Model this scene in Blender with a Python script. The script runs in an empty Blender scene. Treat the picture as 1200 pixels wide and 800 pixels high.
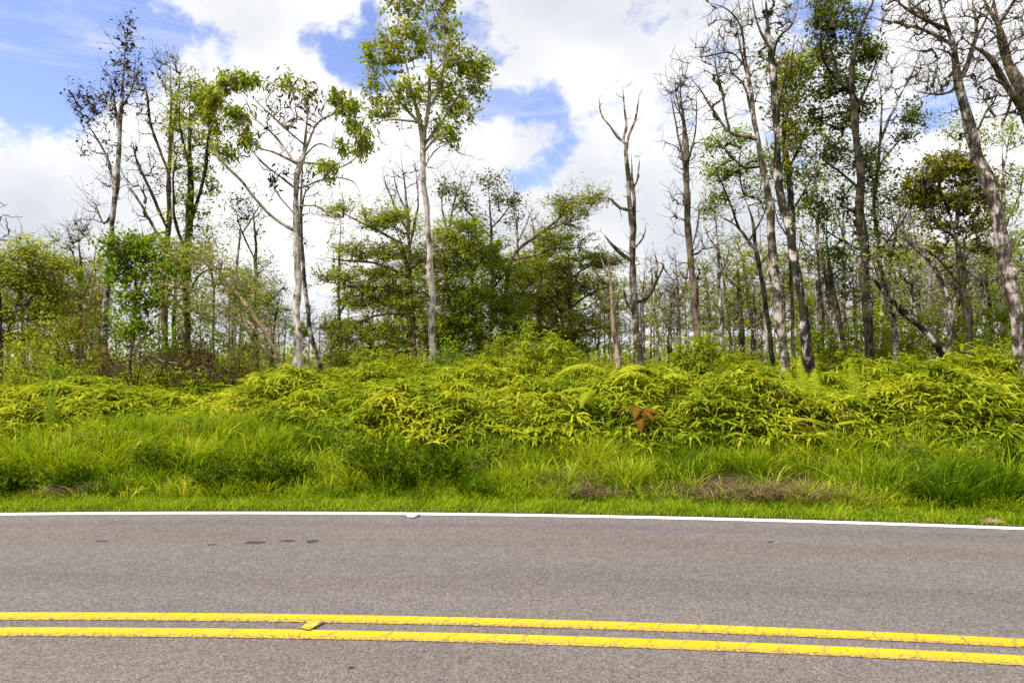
import bpy, math, random
import numpy as np
rng = np.random.default_rng(7)
R = math.radians
S = bpy.context.scene
C = S.collection
# ------------------------------------------------------------------ camera
F = 800.0; PITCH = R(2.146); CAMH = 1.65
cd = bpy.data.cameras.new('camera'); cam = bpy.data.objects.new('camera', cd); C.objects.link(cam)
cd.sensor_width = 36; cd.lens = 24; cd.clip_end = 5000; cd.clip_start = 0.05
cam.location = (0, 0, CAMH); cam.rotation_euler = (R(90) + PITCH, 0, 0); S.camera = cam
cp, sp = math.cos(PITCH), math.sin(PITCH)
def ray(px, py):
    dx = (px - 600) / F; dy = (400 - py) / F
    return np.array([dx, cp - dy * sp, sp + dy * cp])
def at(px, py, Y):
    d = ray(px, py); t = Y / d[1]
    return np.array([d[0] * t, Y, CAMH + d[2] * t])
def flat(px, py):
    d = ray(px, py); t = -CAMH / d[2]
    return d[0] * t, d[1] * t
# ------------------------------------------------------------------ road arc and terrain
CX, CY = -3.2, -40.0
def rad(x, y): return np.hypot(np.asarray(x) - CX, np.asarray(y) - CY)
RW1 = float(rad(*flat(600, 602.0))); RW0 = RW1 - 0.125
RY = [float(rad(*flat(600, v))) for v in (725.0, 734.5, 743.5, 754.5)]
RE = RW1 + 0.05                       # outer asphalt edge
_wr = np.random.default_rng(3)
_wa = [( _wr.uniform(0, 6.28), _wr.uniform(0, 6.28)) for _ in range(8)]
def wav(x, y, L, k=0):
    """smooth pseudo noise in -1..1 of wavelength about L"""
    s = 0
    for i in range(5):
        a, p = _wa[(i + k) % 8]
        a = a + k * .7 + i * 1.3; fr = 6.283 / L * (0.7 + 0.23 * i)
        s = s + np.sin(fr * (x * np.cos(a) + y * np.sin(a)) + p * (k + 1) + 1.1 * np.sin(fr * .6 * (y * np.cos(a) - x * np.sin(a)) + i))
    return s / 3.2
def sst(a, b, v):
    t = np.clip((np.asarray(v) - a) / (b - a), 0, 1); return t * t * (3 - 2 * t)
def ground(x, y):
    x = np.asarray(x, float); y = np.asarray(y, float)
    s = rad(x, y) - RE
    z = sst(.6, 3.4, s) * .46 + sst(3, 11, s) * .30 + sst(2, 5, s) * .10 * wav(x, y, 6) + sst(.9, 2, s) * .05 * wav(x, y, 1.7, 2)
    z = z + sst(6, 22, s) * sst(3, 16, x) * .38          # the bank climbs on the right
    z = z + sst(30, 80, s) * .4 * wav(x, y, 45, 1)
    z = np.where(s < 0.0, -.03, z)
    z = np.where(s < -9.2, .0 + .02 * wav(x, y, 2), z)
    return z
def fern_front(x, y):
    """distance past the asphalt edge at which the ferns begin"""
    b = 2.75 + .35 * wav(x, y * 0, 5, 3) + .2 * wav(x, y * 0, 1.7, 1)
    b = b + 1.5 * np.exp(-((x + 5.0) / 1.8) ** 2) - .3 * np.exp(-((x - 2) / 3) ** 2) + .35 * sst(4, 8, x)
    return b
def fern_h(x, y):
    base = .60 + .30 * wav(x, y, 3.2, 4) + .15 * wav(x, y, 1.1, 5)
    k = .72 + .36 * sst(-7.5, -3, x)
    return np.clip(base, .2, 1.2) * k
# ------------------------------------------------------------------ materials
def M(name):
    m = bpy.data.materials.new(name); m.use_nodes = True
    nt = m.node_tree; nt.nodes.clear()
    out = nt.nodes.new('ShaderNodeOutputMaterial')
    return m, nt, out
def nd(nt, t, **kw):
    n = nt.nodes.new(t)
    for k, v in kw.items():
        if k in n.inputs: n.inputs[k].default_value = v
        else: setattr(n, k, v)
    return n
def ramp(nt, stops, src=None, interp='LINEAR'):
    n = nt.nodes.new('ShaderNodeValToRGB'); n.color_ramp.interpolation = interp
    e = n.color_ramp.elements
    while len(e) < len(stops): e.new(.5)
    for i, (p, c) in enumerate(stops):
        e[i].position = p; e[i].color = (*c, 1) if len(c) == 3 else c
    if src is not None: nt.links.new(src, n.inputs[0])
    return n
GREEN = 2.15
def leafmat(name, cols, trans=.35, tcol=None, rough=.6, spec=.25):
    spec *= .12
    if 'withered' not in name and 'dead' not in name and 'moss' not in name and 'straw' not in name and 'dying' not in name:
        gm = .55 if name in ('weed_leaves', 'deep_green_grass') else 1
        cols = [(c[0] * GREEN * gm * .97, c[1] * GREEN * gm * 1.04, c[2] * GREEN * .5 * gm) for c in cols]
    m, nt, out = M(name); L = nt.links.new
    a = nd(nt, 'ShaderNodeAttribute', attribute_name='tint')
    r = ramp(nt, [(i / (len(cols) - 1), c) for i, c in enumerate(cols)], a.outputs['Fac'])
    b = nd(nt, 'ShaderNodeBsdfPrincipled', Roughness=rough); b.inputs['Specular IOR Level'].default_value = spec
    L(r.outputs[0], b.inputs['Base Color'])
    if trans > 0:
        t = nd(nt, 'ShaderNodeBsdfTranslucent')
        g = nd(nt, 'ShaderNodeMix', data_type='RGBA', blend_type='MULTIPLY'); g.inputs[0].default_value = 1
        L(r.outputs[0], g.inputs[6]); g.inputs[7].default_value = (*(tcol or (1.25, 1.15, .5)), 1)
        L(g.outputs[2], t.inputs[0])
        x = nd(nt, 'ShaderNodeMixShader'); x.inputs[0].default_value = trans
        L(b.outputs[0], x.inputs[1]); L(t.outputs[0], x.inputs[2]); L(x.outputs[0], out.inputs[0])
    else: L(b.outputs[0], out.inputs[0])
    return m
def barkmat(name, dark, mid, pale, bias=.5, moss=(.05, .055, .015), mossamt=.3, zs=.22):
    m, nt, out = M(name); L = nt.links.new
    tc = nd(nt, 'ShaderNodeTexCoord')
    mp = nd(nt, 'ShaderNodeMapping'); mp.inputs['Scale'].default_value = (1, 1, zs); L(tc.outputs['Object'], mp.inputs[0])
    n1 = nd(nt, 'ShaderNodeTexNoise', Scale=14.0, Detail=6.0, Roughness=.65); L(mp.outputs[0], n1.inputs[0])
    n2 = nd(nt, 'ShaderNodeTexNoise', Scale=2.6, Detail=5.0, Roughness=.7); L(tc.outputs['Object'], n2.inputs[0])
    n3 = nd(nt, 'ShaderNodeTexNoise', Scale=4.0, Detail=4.0, Roughness=.6); L(tc.outputs['Object'], n3.inputs[0])
    mx = nd(nt, 'ShaderNodeMath', operation='MULTIPLY_ADD'); L(n2.outputs[0], mx.inputs[0]); mx.inputs[1].default_value = .75
    m2 = nd(nt, 'ShaderNodeMath', operation='MULTIPLY'); L(n1.outputs[0], m2.inputs[0]); m2.inputs[1].default_value = .5; L(m2.outputs[0], mx.inputs[2])
    r = ramp(nt, [(bias - .07, dark), (bias + .005, mid), (bias + .075, pale)], mx.outputs[0])
    g = nd(nt, 'ShaderNodeMix', data_type='RGBA')
    mr = ramp(nt, [(.62 - mossamt * .35, (0, 0, 0)), (.72 - mossamt * .35, (1, 1, 1))], n3.outputs[0])
    L(mr.outputs[0], g.inputs[0]); L(r.outputs[0], g.inputs[6]); g.inputs[7].default_value = (*moss, 1)
    b = nd(nt, 'ShaderNodeBsdfPrincipled', Roughness=.9); b.inputs['Specular IOR Level'].default_value = .15
    L(g.outputs[2], b.inputs['Base Color'])
    bp = nd(nt, 'ShaderNodeBump', Strength=.8, Distance=.03); L(n1.outputs[0], bp.inputs['Height']); L(bp.outputs[0], b.inputs['Normal'])
    L(b.outputs[0], out.inputs[0])
    return m
B = {}
B['pale'] = barkmat('pale_bark', (.10, .08, .067), (.29, .245, .21), (.52, .46, .415), .58, mossamt=.08)
B['grey'] = barkmat('grey_bark', (.03, .022, .018), (.14, .108, .094), (.48, .42, .39), .625, mossamt=.25)
B['blotch'] = barkmat('blotched_bark', (.014, .010, .009), (.055, .042, .037), (.52, .46, .43), .645, (.03, .03, .012), .3)
B['brown'] = barkmat('brown_bark', (.03, .02, .014), (.085, .058, .042), (.19, .14, .11), .60, mossamt=.3)
B['dark'] = barkmat('dark_bark', (.014, .011, .009), (.04, .03, .024), (.13, .105, .09), .64, mossamt=.35)
B['snag'] = barkmat('snag_bark', (.05, .04, .032), (.17, .135, .11), (.32, .27, .235), .60, (.045, .04, .015), .5)
B['post'] = barkmat('rotten_bark', (.07, .048, .032), (.17, .12, .085), (.31, .245, .19), .58, mossamt=.1)
B['tan'] = barkmat('tan_bark', (.14, .09, .045), (.25, .175, .09), (.36, .27, .17), .55, mossamt=.1)
LM = {}
LM['ohia'] = leafmat('yellow_green_leaves', [(.06, .078, .012), (.13, .148, .018), (.23, .225, .03)], .5)
LM['bright'] = leafmat('bright_green_leaves', [(.05, .08, .012), (.095, .135, .02), (.18, .20, .03)], .5)
LM['dark'] = leafmat('dark_green_leaves', [(.025, .035, .010), (.055, .07, .016), (.11, .115, .028)], .35)
LM['olive'] = leafmat('olive_leaves', [(.04, .042, .01), (.085, .082, .016), (.17, .14, .025)], .35)
LM['feather'] = leafmat('feathery_leaves', [(.065, .082, .014), (.135, .15, .024), (.22, .22, .036)], .58)
LM['mid'] = leafmat('mid_green_leaves', [(.065, .088, .016), (.125, .15, .026), (.20, .21, .042)], .55)
LM['silver'] = leafmat('grey_green_leaves', [(.07, .085, .035), (.12, .14, .055), (.19, .20, .09)], .4)
LM['purple'] = leafmat('withered_purple_leaves', [(.026, .016, .012), (.048, .030, .022), (.08, .052, .034)], .2, (1, .9, .8))
LM['brown'] = leafmat('withered_brown_leaves', [(.045, .026, .014), (.09, .055, .03), (.16, .11, .06)], .25, (1.1, .9, .6))
LM['albizia'] = leafmat('umbrella_tree_leaves', [(.07, .085, .02), (.14, .16, .035), (.24, .23, .07)], .42)
LM['lime'] = leafmat('lime_leaves', [(.06, .08, .008), (.12, .14, .012), (.20, .20, .022)], .48)
LM['moss'] = leafmat('hanging_moss', [(.03, .022, .01), (.06, .045, .018), (.09, .07, .025)], .1)
LM['far'] = leafmat('far_leaves', [(.06, .08, .025), (.11, .13, .04), (.16, .175, .055)], .5)
LM['pale'] = leafmat('pale_leaves', [(.09, .11, .025), (.15, .17, .04), (.22, .23, .06)], .58)
LM['fern'] = leafmat('fern_leaves', [(.034, .056, .006), (.115, .138, .012), (.235, .218, .030)], .40, (1.2, 1.1, .35), .5, .3)
LM['fernred'] = leafmat('fern_leaves_dying', [(.09, .032, .010), (.22, .10, .016), (.25, .20, .03)], .35, (1.2, .9, .4))
LM['fernbrown'] = leafmat('fern_leaves_dead', [(.06, .028, .010), (.13, .065, .024), (.20, .12, .045)], .2, (1.1, .9, .6))
LM['fernyellow'] = leafmat('fern_leaves_yellow', [(.12, .135, .012), (.21, .20, .02), (.28, .26, .04)], .4, (1.2, 1.1, .4))
LM['mown'] = leafmat('mown_grass_blades', [(.05, .085, .006), (.10, .14, .008), (.18, .19, .02)], .4, (1.2, 1.1, .35), .5, .3)
LM['grass'] = leafmat('tall_grass_blades', [(.034, .062, .006), (.09, .13, .008), (.165, .188, .014), (.27, .25, .07)], .42, (1.2, 1.1, .35), .5, .3)
LM['straw'] = leafmat('dry_straw', [(.085, .05, .02), (.20, .135, .06), (.40, .32, .18)], .2, (1, .95, .8))
LM['weed'] = leafmat('weed_leaves', [(.028, .055, .004), (.06, .095, .006), (.11, .14, .010)], .38)
LM['deep'] = leafmat('deep_green_grass', [(.026, .060, .003), (.055, .105, .005), (.10, .155, .008)], .38, (1.2, 1.1, .5), .4, .4)
def simple(name, col, rough=.6, spec=.3):
    m, nt, out = M(name)
    b = nd(nt, 'ShaderNodeBsdfPrincipled', Roughness=rough); b.inputs['Base Color'].default_value = (*col, 1); b.inputs['Specular IOR Level'].default_value = spec
    tc = nd(nt, 'ShaderNodeTexCoord'); n = nd(nt, 'ShaderNodeTexNoise', Scale=60.0, Detail=5.0); nt.links.new(tc.outputs['Object'], n.inputs[0])
    r = ramp(nt, [(.3, tuple(c * .7 for c in col)), (.7, col)], n.outputs[0]); nt.links.new(r.outputs[0], b.inputs['Base Color'])
    bp = nd(nt, 'ShaderNodeBump', Strength=.3, Distance=.004); nt.links.new(n.outputs[0], bp.inputs['Height']); nt.links.new(bp.outputs[0], b.inputs['Normal'])
    nt.links.new(b.outputs[0], out.inputs[0]); return m
def groundmat():
    m, nt, out = M('soil'); L = nt.links.new
    tc = nd(nt, 'ShaderNodeTexCoord')
    n = nd(nt, 'ShaderNodeTexNoise', Scale=1.3, Detail=8.0, Roughness=.7); L(tc.outputs['Object'], n.inputs[0])
    r = ramp(nt, [(.3, (.03, .022, .013)), (.5, (.05, .05, .015)), (.65, (.06, .075, .015))], n.outputs[0])
    b = nd(nt, 'ShaderNodeBsdfPrincipled', Roughness=.95); b.inputs['Specular IOR Level'].default_value = .1
    L(r.outputs[0], b.inputs['Base Color'])
    bp = nd(nt, 'ShaderNodeBump', Strength=.7, Distance=.05); L(n.outputs[0], bp.inputs['Height']); L(bp.outputs[0], b.inputs['Normal'])
    L(b.outputs[0], out.inputs[0]); return m
def math_(nt, op, a, b=None, c=None):
    n = nt.nodes.new('ShaderNodeMath'); n.operation = op
    for i, v in enumerate((a, b, c)):
        if v is None: continue
        if isinstance(v, (int, float)): n.inputs[i].default_value = v
        else: nt.links.new(v, n.inputs[i])
    return n.outputs[0]
def roadmat():
    m, nt, out = M('asphalt'); L = nt.links.new
    tc = nd(nt, 'ShaderNodeTexCoord')
    vd = nd(nt, 'ShaderNodeVectorMath', operation='DISTANCE'); L(tc.outputs['Object'], vd.inputs[0]); vd.inputs[1].default_value = (CX, CY, 0)
    rr = vd.outputs['Value']
    sep = nd(nt, 'ShaderNodeSeparateXYZ'); L(tc.outputs['Object'], sep.inputs[0])
    cmb = nd(nt, 'ShaderNodeCombineXYZ'); L(math_(nt, 'MULTIPLY', sep.outputs[0], .22), cmb.inputs[0]); L(rr, cmb.inputs[1])
    agg = nd(nt, 'ShaderNodeTexVoronoi', Scale=95.0); L(tc.outputs['Object'], agg.inputs[0])
    fine = nd(nt, 'ShaderNodeTexNoise', Scale=62.0, Detail=4.0, Roughness=.75); L(tc.outputs['Object'], fine.inputs[0])
    big = nd(nt, 'ShaderNodeTexNoise', Scale=1.1, Detail=6.0, Roughness=.65); L(cmb.outputs[0], big.inputs[0])
    med = nd(nt, 'ShaderNodeTexNoise', Scale=7.0, Detail=5.0, Roughness=.7); L(tc.outputs['Object'], med.inputs[0])
    base = ramp(nt, [(.15, (.078, .068, .063)), (.55, (.134, .118, .109)), (1, (.212, .188, .176))], agg.outputs['Color'])
    f = ramp(nt, [(.28, (.62, .62, .62)), (.5, (1, 1, 1)), (.74, (1.32, 1.32, 1.32))], fine.outputs[0])
    mul = nd(nt, 'ShaderNodeMix', data_type='RGBA', blend_type='MULTIPLY'); mul.inputs[0].default_value = .85
    L(base.outputs[0], mul.inputs[6]); L(f.outputs[0], mul.inputs[7])
    bb = ramp(nt, [(.3, (.90, .90, .92)), (.5, (1, 1, 1)), (.72, (1.09, 1.07, 1.05))], big.outputs[0])
    m2 = nd(nt, 'ShaderNodeMix', data_type='RGBA', blend_type='MULTIPLY'); m2.inputs[0].default_value = 1
    L(mul.outputs[2], m2.inputs[6]); L(bb.outputs[0], m2.inputs[7])
    mm = ramp(nt, [(.3, (.88, .88, .88)), (.7, (1.1, 1.1, 1.1))], med.outputs[0])
    m3 = nd(nt, 'ShaderNodeMix', data_type='RGBA', blend_type='MULTIPLY'); m3.inputs[0].default_value = 1
    L(m2.outputs[2], m3.inputs[6]); L(mm.outputs[0], m3.inputs[7])
    # worn wheel tracks and brownish dust bands follow the curve of the road
    col = m3.outputs[2]
    for c0, w0, tint in ((RW1 - 1.22, .33, (.99, .93, .885)), (RW1 - .55, .25, (.90, .88, .92)), (RY[0] + .75, .32, (.90, .88, .90)), (RY[3] - .33, .3, (1.02, .95, .92))):
        d = math_(nt, 'ABSOLUTE', math_(nt, 'SUBTRACT', math_(nt, 'ADD', rr, math_(nt, 'MULTIPLY', math_(nt, 'SUBTRACT', big.outputs[0], .5), .8)), c0))
        k = nd(nt, 'ShaderNodeMapRange', interpolation_type='SMOOTHSTEP'); L(d, k.inputs[0]); k.inputs[1].default_value = w0; k.inputs[2].default_value = 0.03; k.inputs[3].default_value = 0; k.inputs[4].default_value = 1
        q = nd(nt, 'ShaderNodeMix', data_type='RGBA', blend_type='MULTIPLY'); L(k.outputs[0], q.inputs[0]); L(col, q.inputs[6]); q.inputs[7].default_value = (*tint, 1); col = q.outputs[2]
    # scuffs and small tar scars
    cs = nd(nt, 'ShaderNodeCombineXYZ'); L(math_(nt, 'MULTIPLY', sep.outputs[0], 1.0), cs.inputs[0]); L(math_(nt, 'MULTIPLY', rr, 5.5), cs.inputs[1])
    sc = nd(nt, 'ShaderNodeTexNoise', Scale=1.7, Detail=5.0, Roughness=.6); L(cs.outputs[0], sc.inputs[0])
    sm = ramp(nt, [(.68, (0, 0, 0)), (.74, (1, 1, 1))], sc.outputs[0])
    q = nd(nt, 'ShaderNodeMix', data_type='RGBA', blend_type='MULTIPLY'); L(math_(nt, 'MULTIPLY', sm.outputs[0], .75), q.inputs[0]); L(col, q.inputs[6]); q.inputs[7].default_value = (.45, .44, .45, 1); col = q.outputs[2]
    b = nd(nt, 'ShaderNodeBsdfPrincipled', Roughness=.85); b.inputs['Specular IOR Level'].default_value = .25
    L(col, b.inputs['Base Color'])
    bp = nd(nt, 'ShaderNodeBump', Strength=.55, Distance=.006); L(fine.outputs[0], bp.inputs['Height']); L(bp.outputs[0], b.inputs['Normal'])
    L(b.outputs[0], out.inputs[0]); return m
def paintmat(name, c1, c2, wearlo, wearhi, edge0, edge1):
    """road paint: pitted and worn through to the asphalt, more on one side"""
    m, nt, out = M(name); L = nt.links.new
    tc = nd(nt, 'ShaderNodeTexCoord')
    n = nd(nt, 'ShaderNodeTexNoise', Scale=45.0, Detail=6.0, Roughness=.75); L(tc.outputs['Object'], n.inputs[0])
    n2 = nd(nt, 'ShaderNodeTexNoise', Scale=1.5, Detail=3.0); L(tc.outputs['Object'], n2.inputs[0])
    uv = nd(nt, 'ShaderNodeAttribute', attribute_name='across')
    w = math_(nt, 'ADD', n.outputs[0], math_(nt, 'MULTIPLY', uv.outputs['Fac'], .22))
    w = math_(nt, 'ADD', w, math_(nt, 'MULTIPLY', n2.outputs[0], .12))
    wr = ramp(nt, [(wearlo, (0, 0, 0)), (wearhi, (1, 1, 1))], w)
    r = ramp(nt, [(.3, c1), (.7, c2)], n2.outputs[0])
    # hairline cracks across the line
    sep = nd(nt, 'ShaderNodeSeparateXYZ'); L(tc.outputs['Object'], sep.inputs[0])
    cv = nd(nt, 'ShaderNodeCombineXYZ'); L(math_(nt, 'SUBTRACT', sep.outputs[0], math_(nt, 'MULTIPLY', sep.outputs[1], .55)), cv.inputs[0])
    vv = nd(nt, 'ShaderNodeTexVoronoi', voronoi_dimensions='1D', feature='DISTANCE_TO_EDGE', Scale=4.2)
    nz = nd(nt, 'ShaderNodeTexNoise', Scale=9.0, Detail=3.0); L(tc.outputs['Object'], nz.inputs[0])
    L(math_(nt, 'ADD', math_(nt, 'SUBTRACT', sep.outputs[0], math_(nt, 'MULTIPLY', sep.outputs[1], .55)), math_(nt, 'MULTIPLY', nz.outputs[0], .14)), vv.inputs['W'])
    n3 = nd(nt, 'ShaderNodeTexNoise', Scale=2.3, Detail=2.0); L(tc.outputs['Object'], n3.inputs[0])
    ck = ramp(nt, [(.02, (1, 1, 1)), (.045, (0, 0, 0))], vv.outputs['Distance'])
    mk = math_(nt, 'MAXIMUM', wr.outputs[0], math_(nt, 'MULTIPLY', ck.outputs[0], math_(nt, 'MULTIPLY', n3.outputs[0], 1.1 if c1[2] < .2 else .0)))
    g = nd(nt, 'ShaderNodeMix', data_type='RGBA'); L(mk, g.inputs[0]); L(r.outputs[0], g.inputs[6]); g.inputs[7].default_value = (.14, .10, .07, 1)
    b = nd(nt, 'ShaderNodeBsdfPrincipled', Roughness=.6); b.inputs['Specular IOR Level'].default_value = .3
    L(g.outputs[2], b.inputs['Base Color'])
    bp = nd(nt, 'ShaderNodeBump', Strength=.3, Distance=.004); L(n.outputs[0], bp.inputs['Height']); L(bp.outputs[0], b.inputs['Normal'])
    L(b.outputs[0], out.inputs[0]); return m
# ------------------------------------------------------------------ mesh helpers
def mesh(name, V, Q, mat, parent=None, tint=None, loc=None, smooth=False, attr='tint'):
    V = np.asarray(V, np.float32).reshape(-1, 3); Q = np.asarray(Q, np.int32).reshape(-1, 4)
    me = bpy.data.meshes.new(name)
    me.vertices.add(len(V)); me.vertices.foreach_set('co', V.ravel())
    me.loops.add(len(Q) * 4); me.loops.foreach_set('vertex_index', Q.ravel())
    me.polygons.add(len(Q)); me.polygons.foreach_set('loop_start', np.arange(0, len(Q) * 4, 4, dtype=np.int32))
    if smooth: me.polygons.foreach_set('use_smooth', np.ones(len(Q), dtype=bool))
    if tint is not None:
        t = np.asarray(tint, np.float32); dom = 'FACE' if len(t) == len(Q) else 'POINT'
        a = me.attributes.new(attr, 'FLOAT', dom); a.data.foreach_set('value', t)
    me.update(calc_edges=True)
    me.materials.append(mat)
    o = bpy.data.objects.new(name, me); C.objects.link(o)
    if parent is not None: o.parent = parent
    if loc is not None: o.location = loc
    return o
def tag(o, label=None, cat=None, group=None, kind=None):
    if label: o['label'] = label
    if cat: o['category'] = cat
    if group: o['group'] = group
    if kind: o['kind'] = kind
    return o
def empty(name, loc, label, cat, group=None):
    o = bpy.data.objects.new(name, None); C.objects.link(o); o.location = loc; o.empty_display_size = .2
    return tag(o, label, cat, group)
def norm(v): return v / np.maximum(np.linalg.norm(v, axis=-1, keepdims=True), 1e-9)
def ribbons(P, W, Sd):
    """P (n,k,3) centre lines, W (n,k) widths, Sd (n,3) or (n,k,3) side directions -> V, Q"""
    n, k, _ = P.shape
    if Sd.ndim == 2: Sd = Sd[:, None, :]
    h = Sd * (W[..., None] * .5)
    V = np.stack([P - h, P + h], 2).reshape(n, 2 * k, 3)
    i = np.arange(k - 1) * 2
    q = np.stack([i, i + 1, i + 3, i + 2], 1)
    Q = (np.arange(n)[:, None, None] * 2 * k + q[None]).reshape(-1, 4)
    return V.reshape(-1, 3), Q
def tubes(P, Rd, sides):
    """batch of polylines of equal length P (n,k,3), Rd (n,k)"""
    P = np.asarray(P, float); Rd = np.asarray(Rd, float)
    n, k, _ = P.shape
    T = norm(np.gradient(P, axis=1))
    D = norm(P[:, -1] - P[:, 0]); ref = np.where(np.abs(D[:, [0]]) < .6, np.array([[1., 0, 0]]), np.array([[0., 1, 0]]))[:, None, :]
    U = norm(np.cross(T, np.broadcast_to(ref, T.shape))); Vv = np.cross(T, U)
    a = np.arange(sides) / sides * 2 * np.pi
    V = P[:, :, None, :] + Rd[:, :, None, None] * (np.cos(a)[None, None, :, None] * U[:, :, None, :] + np.sin(a)[None, None, :, None] * Vv[:, :, None, :])
    i = np.arange(k - 1)[:, None] * sides; j = np.arange(sides)[None]; j2 = (j + 1) % sides
    q = np.stack([i + j, i + j2, i + sides + j2, i + sides + j], -1).reshape(-1, 4)
    Q = (np.arange(n)[:, None, None] * k * sides + q[None]).reshape(-1, 4)
    return V.reshape(-1, 3), Q
def join(parts):
    Vs, Qs, o = [], [], 0
    for V, Q in parts:
        Vs.append(V); Qs.append(Q + o); o += len(V)
    return np.concatenate(Vs), np.concatenate(Qs)
def catmull(P, step):
    P = np.asarray(P, float)
    if len(P) == 2: P = np.stack([P[0], (P[0] + P[1]) / 2, P[1]])
    X = np.vstack([2 * P[0] - P[1], P, 2 * P[-1] - P[-2]]); out = []
    for i in range(1, len(X) - 2):
        m = max(1, int(round(np.linalg.norm(X[i + 1, :3] - X[i, :3]) / step)))
        for t in np.arange(m) / m:
            a, b, c, d = X[i - 1], X[i], X[i + 1], X[i + 2]
            out.append(.5 * (2 * b + (c - a) * t + (2 * a - 5 * b + 4 * c - d) * t * t + (3 * b - a - 3 * c + d) * t ** 3))
    out.append(X[-2]); return np.array(out)
def leafquads(Cn, L, rg, flat=.3, wid=.5, droop=0.):
    n = len(Cn)
    N = norm(rg.normal(size=(n, 3)) + np.array([0, 0, 1.]) * flat * 3)
    D = norm(np.cross(N, rg.normal(size=(n, 3))))
    D = norm(D + np.array([0, 0, -droop])); Sd = norm(np.cross(N, D)); N = np.cross(D, Sd)
    l = L * rg.lognormal(0, .28, (n, 1)); w = l * wid
    V = np.stack([Cn - D * l * .5, Cn + Sd * w * .5 + N * l * .1, Cn + D * l * .5 - N * l * .08, Cn - Sd * w * .5 + N * l * .1], 1)
    return V.reshape(-1, 3), np.arange(4 * n).reshape(-1, 4)
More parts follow.
